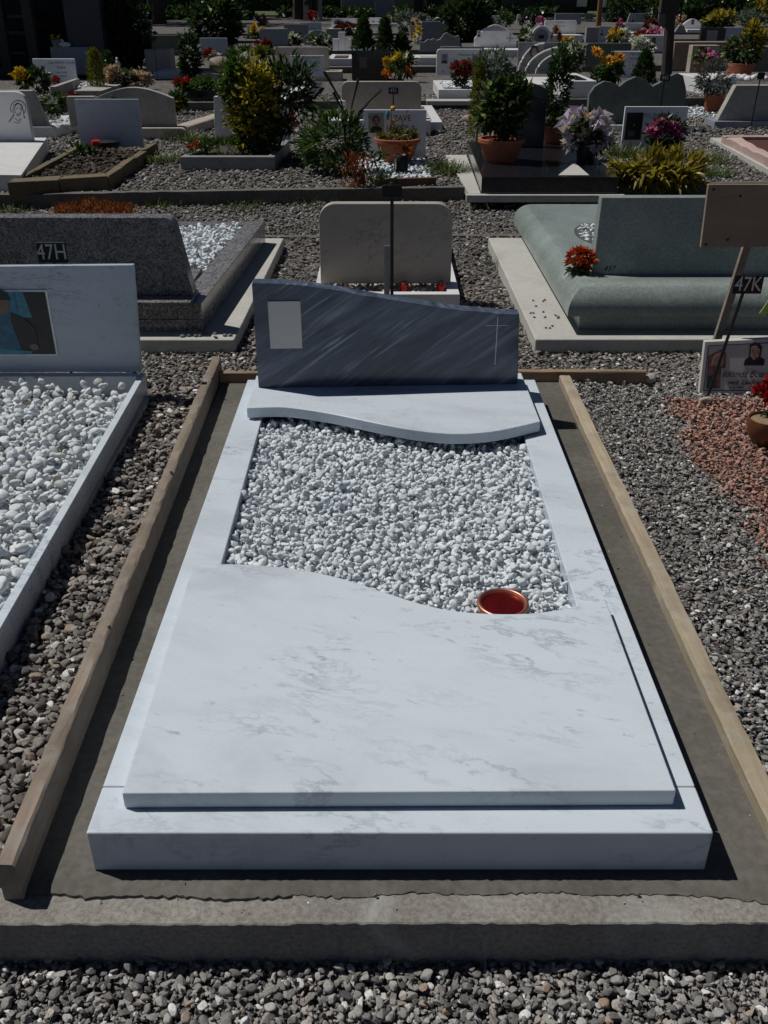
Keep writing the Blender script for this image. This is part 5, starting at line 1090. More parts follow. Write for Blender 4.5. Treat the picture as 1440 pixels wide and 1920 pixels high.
plantat('red and white flowers beside the small leaning plaque', 397, 112, .1, None, [(-3, -14, 9, 6, 90, .09, .07, P_RED), (3, -6, 10, 7, 110, .1, .07, P_WHITE), (-4, -6, 12, 8, 90, .1, .05, L_DARK)], 'flowers')
plantat('dark green shrub behind the black hedge box', 360, 150, .1, None, [(0, -45, 22, 36, 700, .12, .05, L_DARK)], 'shrub', 'shrub')
plantat('wide dark bush with pale glints above the small leaning plaque', 408, 95, .1, None, [(0, -52, 45, 48, 1500, .22, .11, L_DARK), (0, -55, 45, 45, 70, .16, .1, P_WHITE)], 'bush', 'camellia_bush')  # white petals stand in for glints of light on the dark leaves
# d: tan headstone with its white plaque
t, o = tomb('tan round-cornered headstone carrying a white plaque with name and dates', [(519, 617, 88, 136, BEIGE_M, 'round', .2, .1, .06)], (486, 641, 134, 150, .5, TRAV))
Y = o[0][1]
tp = thing('plaque', 'white plaque with a man\'s name and dates leaning on the tan headstone', 'plaque', gp(580, 160))
hd, Yp, *_ = head(tp, 546, 609, 104, 158, BRIGHT_M, 'rect', .16, .03, Y=Y-.35)
for s_, py, hp, sx in (('RICCARDO', 109, 5.2, .9), ('CODAZZI', 117, 5.2, .95), ('16 - 11 - 1932', 125, 4, .9), ('11 - 6 - 2014', 131.5, 4, .95)): face_text(hd, s_, 586, py, Yp, hp, LB, sx=sx)
t, o = tomb('white slab of the tan headstone grave, narrowing beside the gravel', [(565, 575, 156, 158, WHITE_M, 'rect', .14, .3)], (520, 588, 178, 187, 2.2, BLACKG), bed=WHITE_M)
# e: black pedestal, conifers, orange lilies
t, o = tomb('black stone pedestal with a small framed picture', [(660, 729, 95, 150, BLACKG, 'rect', .1, .6)]); face = o[0]
a, b = at(674, 127, face[1]), at(688, 106, face[1]); m = MB(); m.box(a.x, b.x, face[1]-.012, face[1]-.001, a.z, b.z); m.build('picture', plain('faded_print', (.10, .10, .11), .4), t)
for px, pt, pb, w, lab in ((682, 38, 96, 30, 'dark cone-shaped conifer on the black pedestal'), (722, 34, 118, 30, 'dark conifer standing between the pedestal and the stone bowl'), (753, 66, 122, 32, 'broad dark conifer behind the orange lilies')):
    Yq = face[1]+.3 if px < 700 else gp(px, 140).y; q = at(px, pb, Yq); s = (at(px+10, pb, Yq).x-q.x)/10; t = thing('conifer', lab, 'conifer', q); cone_tree(t, q.x, q.y, q.z, at(px, pt, Yq).z-q.z, w*.62*s, 1300, .10, .03, L_DARK, .6)
t, q, s = plantat('clump of orange lilies with pale-edged leaves', 751, 152, .1, None, [(0, -28, 32, 22, 200, .12, .05, L_DARK)], 'flowers')
m = MB()
for _ in range(70): a = random.uniform(0, 6.283); m.blade((q.x+random.gauss(0, .08), q.y+random.gauss(0, .05), .1+random.random()*.35), (math.cos(a)*.6, math.sin(a)*.6, 1), random.uniform(.25, .5), .045, random.uniform(.2, .7), 4)
m.build('leaves', leafm('pale_edged_leaf', [(0, (.05, .09, .03)), (.5, (.12, .16, .05)), (.85, (.3, .3, .12)), (1, (.45, .43, .25))]), t, kind='stuff')
for px, py in ((724, 140), (765, 136), (722, 115), (746, 108)): blossom(t, at(px, py, q.y-.25), .10, P_ORNG if py > 120 else P_YEL, 9, 'star')
# f: headstone with italic name
t, o = tomb('white headstone with a man\'s name in italic letters and a small portrait', [(818, 930, 92, 141, WHITE_M, 'round', None, .09, .05), (826, 904, 87, 96, GREYSTONE, 'rect', .3, .06, .05, gp(868, 165).y+1.2)], (822, 1010, 168, 186, 1.7, WHITE_M), bed=GREYSTONE)
Y = o[0][1]; hd = o[0][0]; portrait(hd, 827, 840, 101, 119, Y, plain('print_sky', (.30, .36, .45), .4), off=.004); face_text(hd, 'Francesco', 874, 102.5, Y, 5.2, LETTER, .35, sx=1.15); face_text(hd, 'Odelli', 874, 114, Y, 5.2, LETTER, .35, sx=1.15); face_text(hd, '4/5', 831, 134, Y, 3.5, LETTER)
c = [gp(800, 190, .11), gp(1010, 190, .11)]; m = MB(); m.box(c[0].x, c[1].x, c[0].y, c[0].y+.3, .06, .115); m.build('concrete_pad', PAD, t, .004)
Yf = gp(900, 186).y; zt5 = at(822, 168, Yf).z
plantat('pot of dark red chrysanthemums before the italic headstone', 864, 164, .1, Yf+.25, [(0, -36, 17, 11, 420, .06, .05, leafm('deep_red_petal', [(0, (.10, .012, .012)), (1, (.26, .04, .035))], .5)), (0, -20, 15, 14, 260, .07, .03, L_DARK), (0, -6, 10, 8, 120, .06, .03, L_DARK)], 'flowers')
plantat('silver grey bush beside the dark red chrysanthemums', 920, 158, .1, Yf+.3, [(0, -30, 36, 30, 1500, .10, .035, L_GREY), (-22, -22, 18, 22, 300, .09, .03, L_GREY)], 'bush', 'silver_bush')
quick_pebbles(at(833, 166, Yf).x, at(890, 166, Yf).x, Yf+.1, Yf+1.1, zt5, 200, .04, .07, PROTO_W, 'white pebbles before the italic headstone')
tagstake('black stake with a flat top behind the italic headstone', None, 864, 84, Y+.3, 3, 8)
boulder('heap of small reddish stones on the gravel near the golden conifer', gp(888, 225, .12), (.16, .1, .06), 17, BROWNSTONE)
# g: interlocked arches with oval portrait
t, o = tomb('grey headstone of interlocked white-edged arches with an oval portrait', [(969, 1062, 79, 137, GREYSTONE, 'rect', None, .06)], (960, 1095, 158, 172, 1.5, WHITE_M)); Y = o[0][1]
def arc_stone(px0, px1, pt, pb, yy, mat, edge, k):
    a, b = at(px0, pb, yy), at(px1, pt, yy); n = 9; P = [(a.x+(b.x-a.x)*math.sin(u), a.z+(b.z-a.z)*(1-math.cos(u))**.0*math.sin(u)**.0*(1-(1-math.sin(u))**1.0*0)) for u in np.linspace(0, math.pi/2, n)]
    P = [(b.x-(b.x-a.x)*math.cos(u), a.z+(b.z-a.z)*math.sin(u)) for u in np.linspace(0, math.pi/2, n)]; pr = [(b.x, a.z)]+P[::-1]
    m = MB(); m.prism_y(pr, yy-.05, yy+.02); o = m.build('panel', mat, t, .006); m = MB(); m.tube([(x, yy-.05, z) for x, z in P], .018, 5); m.build('edging', edge, o); return o
p1 = arc_stone(971, 1020, 81, 138, Y-.01, GREYSTONE, WHITE_M, 0); arc_stone(984, 1062, 87, 138, Y-.09, GREYSTONE, WHITE_M, 1); arc_stone(1004, 1075, 95, 138, Y-.17, BLUEGREY, WHITE_M, 2)
c = at(1001, 96, Y-.06); s = (at(1010, 96, Y).x-at(1000, 96, Y).x)/10; m = MB(); m.prism_y([(c.x+8*s*math.cos(u), c.z+10*s*math.sin(u)) for u in np.linspace(0, 6.0, 16)], Y-.085, Y-.061, 0); m.prism_y([(c.x+5*s*math.cos(u), c.z-1*s+7*s*math.sin(u)) for u in np.linspace(0, 6.0, 16)], Y-.09, Y-.086, 1); m.build('portrait', [SUIT, SKIN], t)
face_text(t, 'A...', 1034, 107, Y-.225, 5, LETTER) if False else None
face_text(t, '31.12.1.', 1020, 132, Y-.225, 4, LETTER)
plantat('white flowering bush in front of the interlocked arches', 1065, 155, .1, None, [(0, -38, 27, 32, 900, .09, .05, L_MID), (0, -42, 28, 32, 130, .07, .06, P_WHITE)], 'bush', 'flowering_bush')
# h: sunflowers and the plaque
t, o = tomb('white plaque with two lines of capital letters behind a small dark conifer', [(1142, 1221, 96, 146, BRIGHT_M, 'rect', .1, .05)]); Y = o[0][1]; hd = o[0][0]
face_text(hd, 'MALIK', 1191, 101.5, Y, 5.4, LB); face_text(hd, 'NADBI', 1191, 110, Y, 5.4, LB); face_text(hd, '5 . 1 .', 1184, 117, Y, 3.6, LB); face_text(hd, '5 . 8 .', 1184, 122.5, Y, 3.6, LB)
q = gp(1205, 160); t = thing('conifer', 'small dark bushy conifer in front of the white plaque with capitals', 'conifer', q); cone_tree(t, q.x, q.y, .1, at(1205, 97, q.y).z-.1, .20, 1100, .09, .035, L_DARK, .7)
t, q, s = plantat('three large yellow-orange sunflowers in a dark pot', 1140, 158, .1, None, [(0, -28, 26, 18, 420, .13, .06, L_MID), (-12, -10, 22, 10, 160, .12, .06, L_DARK)], 'flowers')
for px, py in ((1119, 99), (1140, 114), (1161, 108)): blossom(t, at(px, py, q.y-.2), .125, P_SUN, 18, 'disc', plain('sunflower_centre', (.30, .12, .01), .8)); 
stems(t, (q.x, q.y, .1), (q.x, q.y, .65), (.3, .1, .1), 5, .012, G_STEM)
t, o = tomb('dark green headstone with rounded corner behind the sunflowers', [(1096, 1180, 81, 126, DKGREEN, 'round', .1, .09, .06)])
t, o = tomb('white plinth of the grave beside the sunflowers', [(1078, 1090, 148, 152, WHITE_M, 'rect', .2, .1)], (1062, 1116, 152, 186, 1.6, WHITE_M), bed=BLACKG)
t, o = tomb('white box headstone with a small portrait behind white flowers', [(1203, 1247, 66, 97, WHITE_M, 'rect', .1, .35)]); portrait(o[0][0], 1222, 1230, 71, 83, o[0][1], SUIT, off=.004)
plantat('white and violet flowers heaped before the box headstone', 1200, 98, .1, None, [(-8, -16, 18, 9, 300, .10, .08, P_WHITE), (10, -6, 14, 8, 160, .10, .08, P_WHITE), (-16, -5, 10, 6, 80, .10, .07, P_LILAC), (0, -8, 22, 9, 160, .12, .06, L_DARK)], 'flowers')
plantat('red and pink flower bank behind the white flowers', 1210, 76, .1, None, [(-14, -10, 22, 6, 330, .12, .1, P_RED), (20, -14, 16, 8, 220, .12, .1, P_PINK), (0, -6, 26, 6, 120, .12, .06, L_DARK)], 'flowers')
# i: dark post
q = gp(1250, 140); e = at(1263, -60, q.y+.1); t = thing('wooden_post', 'dark leaning wooden post rising out of the picture beside the brown block wall', 'post', q)
m = MB(); m.tube([(q.x, q.y, .02), (e.x, e.y, e.z), (e.x+.25, e.y, e.z+1.5)], [.10, .085, .08], 10); m.build('shaft', wood('dark_post_wood', (.025, .02, .017), (.05, .04, .032), None, 'z'), t)
m = MB(); c = at(1262, 12, q.y+.06); m.box(c.x-.24, c.x+.09, c.y-.09, c.y+.09, c.z-.12, c.z+.3); m.build('crosspiece', _M['dark_post_wood'], t, .02)
# j: brown block wall, portrait stone, big bowls
t, o = tomb('long low brown block wall behind the terracotta bowls', [(1259, 1402, 79, 131, BROWNSTONE, 'rect', .1, .5)]); 
t, o = tomb('white headstone with a dark portrait in front of the brown block wall', [(1292, 1342, 85, 137, TRAV, 'rect', .1, .25)]); portrait(o[0][0], 1309, 1321, 88, 107, o[0][1], plain('print_black', (.02, .02, .02), .4), off=.004)
t, o = tomb('grey-green block beside the big terracotta bowl', [(1395, 1470, 88, 135, DKGREEN, 'rect', .1, .4)])
potted('small brown bowl of withered flowers before the white portrait stone', 1316, 141, .25, 38, 22, [(0, 7, 18, 8, 200, .10, .05, L_VAR), (4, 8, 14, 7, 60, .1, .06, P_PINK)], mat=stone('brown_pot', (.17, .075, .05), (.13, .055, .04), 20, .8, .05))
potted('big terracotta bowl with a golden shrub on the white slab', 1384, 145, .30, 56, 24, [(0, 20, 30, 22, 900, .10, .05, L_VAR), (18, 40, 18, 28, 600, .10, .05, L_YEL)])
plantat('bright red flowers behind the golden shrub', 1375, 85, .1, None, [(0, -6, 13, 6, 180, .10, .09, P_RED)], 'flowers')
# ------------------------------------------------------------ far rows
FAR = [
 ('wide beige headstone seen from behind beside the white plaque', (532, 580, 45, 80, GREYSTONE, 'trap', .1, .12, .04)),
 ('square blue-grey headstone with a black stake before it', (488, 540, 54, 87, BLUEGREY, 'rect', .1, .14)),
 ('low white stone with quarter-round ends behind green leaves', (570, 622, 56, 84, BLUEGREY, 'arch', .1, .12, .2)),
 ('grey block behind the quarter-round stone', (612, 640, 54, 78, GREYSTONE, 'rect', .1, .4)),
 ('small white slab leaning under red flowers', (562, 603, 42, 57, PLAQUE_M, 'rect', .1, .08)),
 ('white headstone with a dark cross-shaped vase and lettering lines', (622, 673, 35, 56, WHITE_M, 'round', .1, .1, .08)),
 ('short white headstone peeping over the dark conifers', (691, 740, 33, 46, WHITE_M, 'round', .1, .1, .08)),
 ('small white stone post beside yellow flowers', (464, 473, 47, 66, WHITE_M, 'rect', .1, .15)),
 ('square grey headstone rising behind the mountain-shaped stone', (790, 842, 40, 75, BLUEGREY, 'rect', .1, .12)),
 ('white headstone with an arched dark inset and a small cross', (889, 968, 46, 90, WHITE_M, 'arch', .25, .12, .3)),
 ('distant white block half hidden by shrubs', (912, 938, 29, 46, WHITE_M, 'rect', .1, .12)),
 ('slim white stone between two distant shrubs', (969, 981, 27, 44, WHITE_M, 'round', .1, .12, .05)),
 ('white headstone with two lines of pale lettering', (1020, 1080, 38, 64, WHITE_M, 'round', .25, .12, .06)),
 ('distant violet-grey slab behind the pale lettered headstone', (1040, 1089, 25, 46, BLUEGREY, 'rect', .1, .2)),
 ('grey-brown block beside the blue plaque', (1098, 1120, 51, 80, GREYSTONE, 'rect', .1, .3)),
 ('blue-grey plaque with a small dark portrait', (1120, 1158, 49, 80, PLAQUE_M, 'rect', .1, .1)),
 ('distant dark slab with a pale leaning face', (1176, 1214, 25, 42, BLUEGREY, 'slantl', .1, .2, .1)),
 ('grey-green headstone just beside the dark post', (1233, 1259, 25, 52, DKGREEN, 'rect', .1, .2)),
 ('white arched headstone with a tiny red-framed portrait', (1280, 1313, 35, 58, WHITE_M, 'arch', .1, .15, .2)),
 ('dark granite headstone with a pale inset plate', (1312, 1358, 52, 80, BLACKG, 'rect', .1, .2)),
 ('white lettered slab beside the dark granite headstone', (1357, 1396, 51, 76, PLAQUE_M, 'rect', .1, .15)),
 ('grey headstone with curved top at the edge of the picture', (1397, 1460, 48, 80, GREYSTONE, 'arch', .1, .2, .12)),
 ('small light plaque standing on a distant dark step', (1130, 1151, 24, 36, WHITE_M, 'rect', .1, .1)),
 ('tan box on the distant dark step', (1096, 1112, 25, 36, BEIGE_M, 'rect', .1, .3)),
 ('small grey wedge stone beside the white arched headstone', (1264, 1288, 47, 62, GREYSTONE, 'trap', .1, .2, .35)),
]
fo = {}
for lab, s in FAR:
    t, o = tomb(lab, [s], cat='gravestone', name='gravestone'); fo[s[0]] = (t, o[0])
    hd, Y, xl, xr, zt = o[0]
    if s[0] not in (612, 1040, 464, 969): m = MB(); wq = (xr-xl)*.08; m.box(xl-wq, xr+wq, Y-.9 if s[0] in (691, 622, 1020, 889, 1280) else Y-.1, Y-.004 if s[0] in (691, 622, 1020, 889, 1280) else Y+.25, .05, .1+.08 if s[6] < .2 else s[6]); m.build('plinth', s[4] if s[4] is not PLAQUE_M else WHITE_M, t, .01) if s[0] in (691, 622, 1020, 889, 1280) else None
def extra(x0, fn): t, o = fo[x0]; fn(t, o[0], o[1])
Yq = fo[622][1][1]; hd = fo[622][1][0]; a, b = at(632, 48, Yq), at(638, 39, Yq); m = MB(); m.box(a.x, b.x, Yq-.2, Yq-.01, a.z, b.z); m.box(at(627, 42, Yq).x, at(643, 42, Yq).x, Yq-.2, Yq-.012, at(0, 45, Yq).z, at(0, 42, Yq).z); m.build('dark_vase', BLACKM, hd)
for x0, px, py, w, h in ((889, 894, 57, 8, 12), (1120, 1124, 55, 9, 11), (1280, 1296, 37, 6, 9), (1176, 1183, 28, 8, 12), (691, 697, 38, 6, 6)):
    Yq = fo[x0][1][1]; portrait(fo[x0][1][0], px, px+w, py, py+h, Yq, PPALE if x0 != 1280 else CUPRED, off=.006)
Yq = fo[889][1][1]; hd = fo[889][1][0]; m = MB(); P = [(900, 58)]+[(900+50*u, 58-9.5*math.sin(math.pi*u)) for u in np.linspace(0, 1, 9)]+[(950, 58)]; m.prism_y([(at(x, y, Yq).x, at(x, y, Yq).z) for x, y in P[1:-1]][::-1], Yq-.012, Yq-.002); m.build('inset', BLUEGREY, hd)
m = MB(); a = at(957, 62, Yq); b = at(957, 78, Yq); m.box(a.x-.012, a.x+.012, Yq-.01, Yq-.001, b.z, a.z); m.box(a.x-.09, a.x+.09, Yq-.0095, Yq-.002, a.z-.13, a.z-.11); m.build('cross', GREYSTONE, hd)
Yq = fo[1020][1][1]; hd = fo[1020][1][0]; gl = plain('grey_letters', (.20, .20, .21), .5); face_text(hd, 'MICHELA', 1051, 42, Yq, 3.6, gl); face_text(hd, 'ZANCHI', 1051, 49, Yq, 3.6, gl)
Yq = fo[1312][1][1]; a, b = at(1323, 78, Yq), at(1346, 58, Yq); m = MB(); m.box(a.x, b.x, Yq-.03, Yq-.001, a.z, b.z); m.build('inset_plate', GREYSTONE, fo[1312][0], .004)
# mountain shaped stone on its white base
t, o = tomb('grey headstone cut like a mountain ridge on a white base', [(787, 862, 61, 97, GREYSTONE, 'alps', None, .1)], (778, 880, 108, 120, 1.2, WHITE_M), bed=PAD)
# white cross grave
t, o = tomb('white stone cross with a heart-shaped hole beside leafy stems', [(635, 647, 60, 95, WHITE_M, 'rect', .3, .12), (624, 634.6, 72.5, 95, WHITE_M, 'rect', .3, .12), (647.4, 659, 73, 95, WHITE_M, 'rect', .3, .12)])
t, o = tomb('white grave kerb with dark earth before the white cross', [(617, 620, 108, 110, WHITE_M, 'rect', .28, .1)], (615, 662, 110, 122, 1.8, WHITE_M), bed=SOIL)
# white ring wreath
q = gp(1015, 84); Yq = q.y; c = at(1015, 68, Yq); s = (at(1025, 68, Yq).x-c.x)/10; t = thing('stone_ring', 'round white stone ring with a small black tag before it', 'gravestone', (c.x, Yq, .1))
m = MB(); n = 26; v = []; 
for i in range(n):
    u = 2*math.pi*i/n
    for rr, yy in ((17.5, 0), (17.5, .12), (12.5, .12), (12.5, 0)): v.append((c.x+rr*s*math.cos(u), Yq+yy, c.z+rr*s*math.sin(u)))
m.add(v, [(4*i+j, 4*((i+1) % n)+j, 4*((i+1) % n)+(j+1) % 4, 4*i+(j+1) % 4) for i in range(n) for j in range(4)]); m.build('ring', WHITE_M, t, .01)
m = MB(); m.prism_y([(c.x+12.4*s*math.cos(u), c.z+12.4*s*math.sin(u)) for u in np.linspace(0, 6.04, 24)], Yq+.04, Yq+.10); m.build('disc', BLUEGREY, t)
m = MB(); m.box(c.x-5.5*s*3, c.x+5.5*s*3, Yq-.05, Yq+.2, .06, c.z-16.8*s); m.build('plinth', WHITE_M, t)
tagstake('small black double tag in front of the white stone ring', None, 1015, 69, gp(1015, 100).y, 11, 7)
# far planters and flowers
PLANTS = [
 ('stone bowl of trailing pale flowers beside the square grey headstone', 778, 74, [(0, -28, 14, 8, 160, .12, .08, P_CREAM), (-8, -22, 8, 10, 80, .1, .06, L_MID)], 'flowers'),
 ('yellow and white flowers hanging from the mountain-shaped stone', 783, 82, [(0, -20, 7, 9, 80, .1, .07, P_YEL), (-2, -8, 6, 10, 70, .1, .07, P_WHITE)], 'flowers'),
 ('dark red spiky plant in a pot before the white arched inset headstone', 934, 98, [(0, -20, 14, 18, 500, .16, .03, L_RED), (0, -6, 9, 7, 120, .1, .03, L_RED)], 'plant'),
 ('huge dark bush behind the mountain-shaped stone', 872, 78, [(0, -42, 42, 40, 1900, .26, .13, L_DARK), (0, -44, 43, 40, 90, .2, .12, L_VAR)], 'bush'),
 ('orange brown little conifer beside the white stone ring', 1041, 80, [(0, -15, 7, 15, 300, .12, .03, L_ORNG)], 'conifer'),
 ('pale yellow flowers at the foot of the lettered headstone', 1061, 78, [(0, -5, 10, 5, 120, .1, .08, P_YEL), (-4, -4, 10, 4, 60, .1, .05, L_MID)], 'flowers'),
 ('pink flower ball among distant shrubs', 1012, 50, [(0, -9, 8, 7, 140, .14, .11, P_PINK)], 'flowers'),
 ('white and yellow flower bush beside the white stone ring', 985, 85, [(0, -16, 13, 12, 240, .12, .08, L_MID), (0, -19, 12, 10, 110, .1, .08, P_WHITE)], 'bush'),
 ('grey-green distant shrub with white buds', 990, 48, [(0, -14, 15, 14, 360, .2, .1, L_DARK), (0, -15, 15, 13, 40, .16, .12, P_WHITE)], 'bush'),
 ('shrub with a rounded top behind the white arched inset headstone', 940, 55, [(0, -16, 22, 14, 420, .2, .08, L_MID)], 'bush'),
 ('yellow flowers beside the small white stone post', 484, 72, [(0, -16, 11, 8, 200, .13, .1, P_YEL), (-6, -4, 22, 7, 260, .14, .07, L_DARK)], 'flowers'),
 ('crimson hydrangea heap before the square blue-grey headstone', 494, 92, [(0, -8, 16, 7, 340, .10, .09, leafm('crimson_petal', [(0, (.10, .006, .015)), (1, (.22, .015, .035))], .5))], 'flowers'),
 ('yellow-green bedding plant in front of the crimson flowers', 492, 112, [(0, -14, 17, 10, 420, .10, .05, L_GOLDC), (-28, -12, 20, 10, 220, .13, .05, L_MID)], 'plant'),
 ('white hydrangea on the slab beside the bedding plant', 470, 118, [(0, -8, 13, 7, 260, .10, .08, P_WHITE)], 'flowers'),
 ('white flowers with green leaves beside the quarter-round stone', 550, 86, [(0, -12, 12, 11, 260, .13, .07, L_DARK), (0, -15, 12, 9, 60, .1, .08, P_WHITE)], 'flowers'),
 ('leafy white-budded stems before the quarter-round stone', 600, 92, [(-12, -14, 9, 10, 160, .12, .05, L_MID), (8, -16, 14, 12, 280, .12, .05, L_MID), (0, -16, 20, 10, 40, .1, .08, P_WHITE)], 'plant'),
 ('leafy plants around the white cross', 652, 92, [(-22, -8, 8, 12, 150, .11, .05, L_DARK), (12, -6, 12, 9, 200, .12, .05, L_DARK)], 'plant'),
 ('dark brown bush beside the white headstone with the dark vase', 652, 66, [(0, -10, 22, 9, 360, .15, .07, L_RED), (-6, -6, 14, 8, 160, .15, .07, L_DARK)], 'bush'),
 ('red flowers on the distant pedestal with a figure', 585, 38, [(0, -10, 9, 6, 150, .18, .14, P_RED), (8, -3, 4, 4, 30, .16, .12, P_WHITE)], 'flowers'),
 ('pink-grey heap of flowers at the foot of the dark trees', 490, 46, [(0, -8, 15, 9, 260, .2, .12, leafm('dusty_pink_petal', [(0, (.12, .07, .07)), (1, (.3, .2, .2))], .6))], 'flowers'),
 ('trailing roses on the distant shelf', 742, 46, [(-8, -14, 14, 12, 300, .2, .1, L_DARK), (-4, -16, 14, 9, 50, .16, .12, P_CREAM)], 'bush'),
 ('bluish rounded shrub beside the stone bowl', 760, 60, [(0, -22, 17, 17, 500, .2, .06, L_GREY)], 'bush'),
 ('pale lilac bush beside the bluish shrub', 792, 48, [(0, -14, 16, 8, 260, .2, .07, L_GREY)], 'bush'),
 ('yellow-green and pale flowers before the blue-grey plaque', 1150, 84, [(0, -18, 13, 12, 280, .12, .07, L_VAR), (0, -19, 12, 10, 60, .12, .1, P_YEL)], 'flowers'),
 ('pink flowers beside the white trough', 1163, 58, [(0, -10, 6, 9, 150, .14, .11, P_PINK)], 'flowers'),
 ('white petal heap below the white trough', 1168, 80, [(0, -12, 12, 11, 220, .14, .1, P_WHITE)], 'flowers'),
 ('dark red blooms behind the white trough', 1218, 54, [(0, -8, 15, 6, 240, .15, .12, L_RED)], 'flowers'),
 ('cream flowers on tall stems next to the dark post', 1274, 55, [(0, -14, 8, 12, 160, .14, .09, P_CREAM), (-2, -8, 7, 8, 60, .14, .07, L_DARK)], 'flowers'),
 ('orange flowers far off behind the dark post', 1284, 30, [(0, -14, 9, 5, 120, .25, .2, P_CREAM), (0, -6, 10, 7, 100, .25, .12, L_DARK)], 'flowers'),
 ('golden-leaved wide bush behind the dark granite headstone', 1350, 56, [(0, -20, 32, 13, 700, .20, .09, L_YEL), (-6, -10, 28, 10, 500, .2, .09, L_DARK)], 'bush'),
 ('silver-blue shrub behind the lettered slab', 1402, 56, [(0, -16, 30, 15, 700, .2, .07, L_GREY)], 'bush'),
 ('yellowish tree-like shrub at the corner of the picture', 1430, 40, [(0, -22, 24, 24, 700, .28, .12, L_YEL), (-24, -14, 16, 18, 300, .28, .12, L_MID)], 'bush'),
 ('dark ivy bush between the distant dark slab and the dark post', 1222, 42, [(0, -14, 14, 14, 360, .22, .11, L_DARK), (0, -16, 13, 10, 24, .2, .14, P_WHITE)], 'bush'),
 ('red and orange garden plants beside the white plaque', 565, 246, [(-20, -26, 6, 12, 120, .07, .04, L_RED), (-22, -16, 9, 7, 60, .07, .05, P_RED)], 'plant'),
 ('low dark weeds beside the arched brown headstone', 335, 200, [(0, -12, 12, 14, 260, .09, .05, L_MID), (-2, -8, 10, 8, 30, .07, .06, P_YEL)], 'plant'),
]
for lab, px, py, parts, cat in PLANTS: plantat(lab, px, py, .1, None, parts, cat, cat.replace(' ', '_') if cat != 'plant' else 'garden_plant')
t, q, s = plantat('pale stone bowl holding the trailing flowers', 778, 76, .1, None, [], 'stone bowl', 'stone_bowl'); m = MB(); z0, z1 = .1, at(778, 48, q.y).z; m.lathe(q.x, q.y, [(7*s, z0), (9*s, z0+.1), (13.5*s, z1), (12.4*s, z1), (12*s, z1-.05)], 16); m.build('bowl', TRAV, t)
for lab, px, py, w, h, mt in (('white trough with a black stake before it', 1187, 57, 40, 14, WHITE_M), ('red bucket beside the grey arches', 968, 101, 16, 20, plain('red_bucket', (.30, .06, .035), .5)), ('small white lantern block before the arched inset headstone', 942, 98, 14, 10, WHITE_M)):
    q = gp(px, py); s = (at(px+10, py, q.y).x-q.x)/10; t = thing('grave_vessel', lab, 'vessel', q); z1 = at(px, py-h, q.y).z
    m = MB(); m.lathe(q.x, q.y, [(w*.32*s, .1), (w*.5*s, z1-.02), (w*.5*s, z1), (w*.44*s, z1), (w*.42*s, z1-.08)], 14, sy=.6); m.build('vessel', mt, t)
# wooden cross far off, statue on pedestal, dark slabs
q = gp(1122, 48); t = thing('wooden_cross', 'tall orange-brown wooden post far off between the lettered stones', 'post', q); s = (at(1132, 48, q.y).x-q.x)/10
m = MB(); e = at(1129, -30, q.y); m.tube([(q.x, q.y, .05), (e.x, q.y, e.z)], [5*s, 5*s], 8); m.build('shaft', wood('orange_wood', (.20, .085, .025), (.28, .13, .045), None, 'z'), t)
q = gp(586, 36); t = thing('statue', 'dark bronze figure on a pale far pedestal above red flowers', 'statue', q); s = (at(596, 36, q.y).x-q.x)/10; pz = at(586, 22, q.y).z
m = MB(); m.box(q.x-17*s, q.x+17*s, q.y+.3, q.y+.9, .05, pz+1.4); m.build('pedestal', TRAV, t, .03)
m = MB(); g = np.random.default_rng(5)
for a, b, r in (((-3, 6), (0, 26), 5), ((-14, 16), (10, 20), 3.2), ((6, 4), (8, 24), 4), ((-12, 24), (-2, 30), 4)): m.tube([(q.x+a[0]*s, q.y+.1, pz+a[1]*s-.1), (q.x+b[0]*s, q.y+.05, pz+b[1]*s)], [r*s, r*s*.8], 7)
m.build('figure', plain('dark_bronze', (.03, .032, .035), .4, .6), t)
for lab, x0, x1, yt, yb, mt in (('tall dark slab far off behind the short white headstones', 640, 702, -30, 30, BLUEGREY), ('second tall dark slab behind the dark conifers', 703, 737, -30, 32, BLUEGREY), ('black monument far off above the slim white stone', 940, 986, -40, 27, BLACKG), ('black far monument before the distant violet slab', 1036, 1080, -40, 25, BLACKG), ('tall dark stone beside the bluish shrub', 737, 800, -30, 28, DKGREEN)):
    q = gp((x0+x1)/2, yb); a, b = at(x0, yb, q.y), at(x1, yb, q.y); t = thing('monument', lab, 'monument', q); m = MB(); m.box(a.x, b.x, q.y, q.y+.5, .05, 2.3); m.build('slab', mt, t, .03); m = MB(); m.box(a.x-.15, b.x+.15, q.y-.15, q.y+.65, 2.301, 2.5); m.build('cap', mt, t, .03)
for lab, x0, x1, yt, yb in (('white far plinth with a shaded panel left of the orange post', 1081, 1100, -20, 13), ('pale far plinth between the orange post and dark bushes', 1130, 1137, -20, 14)):
    q = gp((x0+x1)/2, yb+12); a, b = at(x0, yb, q.y), at(x1, yb, q.y); t = thing('monument', lab.replace('left of', 'beside'), 'monument', q); m = MB(); m.box(a.x, b.x, q.y, q.y+.5, at(0, yb, q.y).z, 2.0); m.build('slab', WHITE_M, t, .03); m = MB(); m.box(a.x-.1, b.x+.1, q.y-.1, q.y+.6, .03, at(0, yb, q.y).z-.001); m.build('plinth', DKW, t)
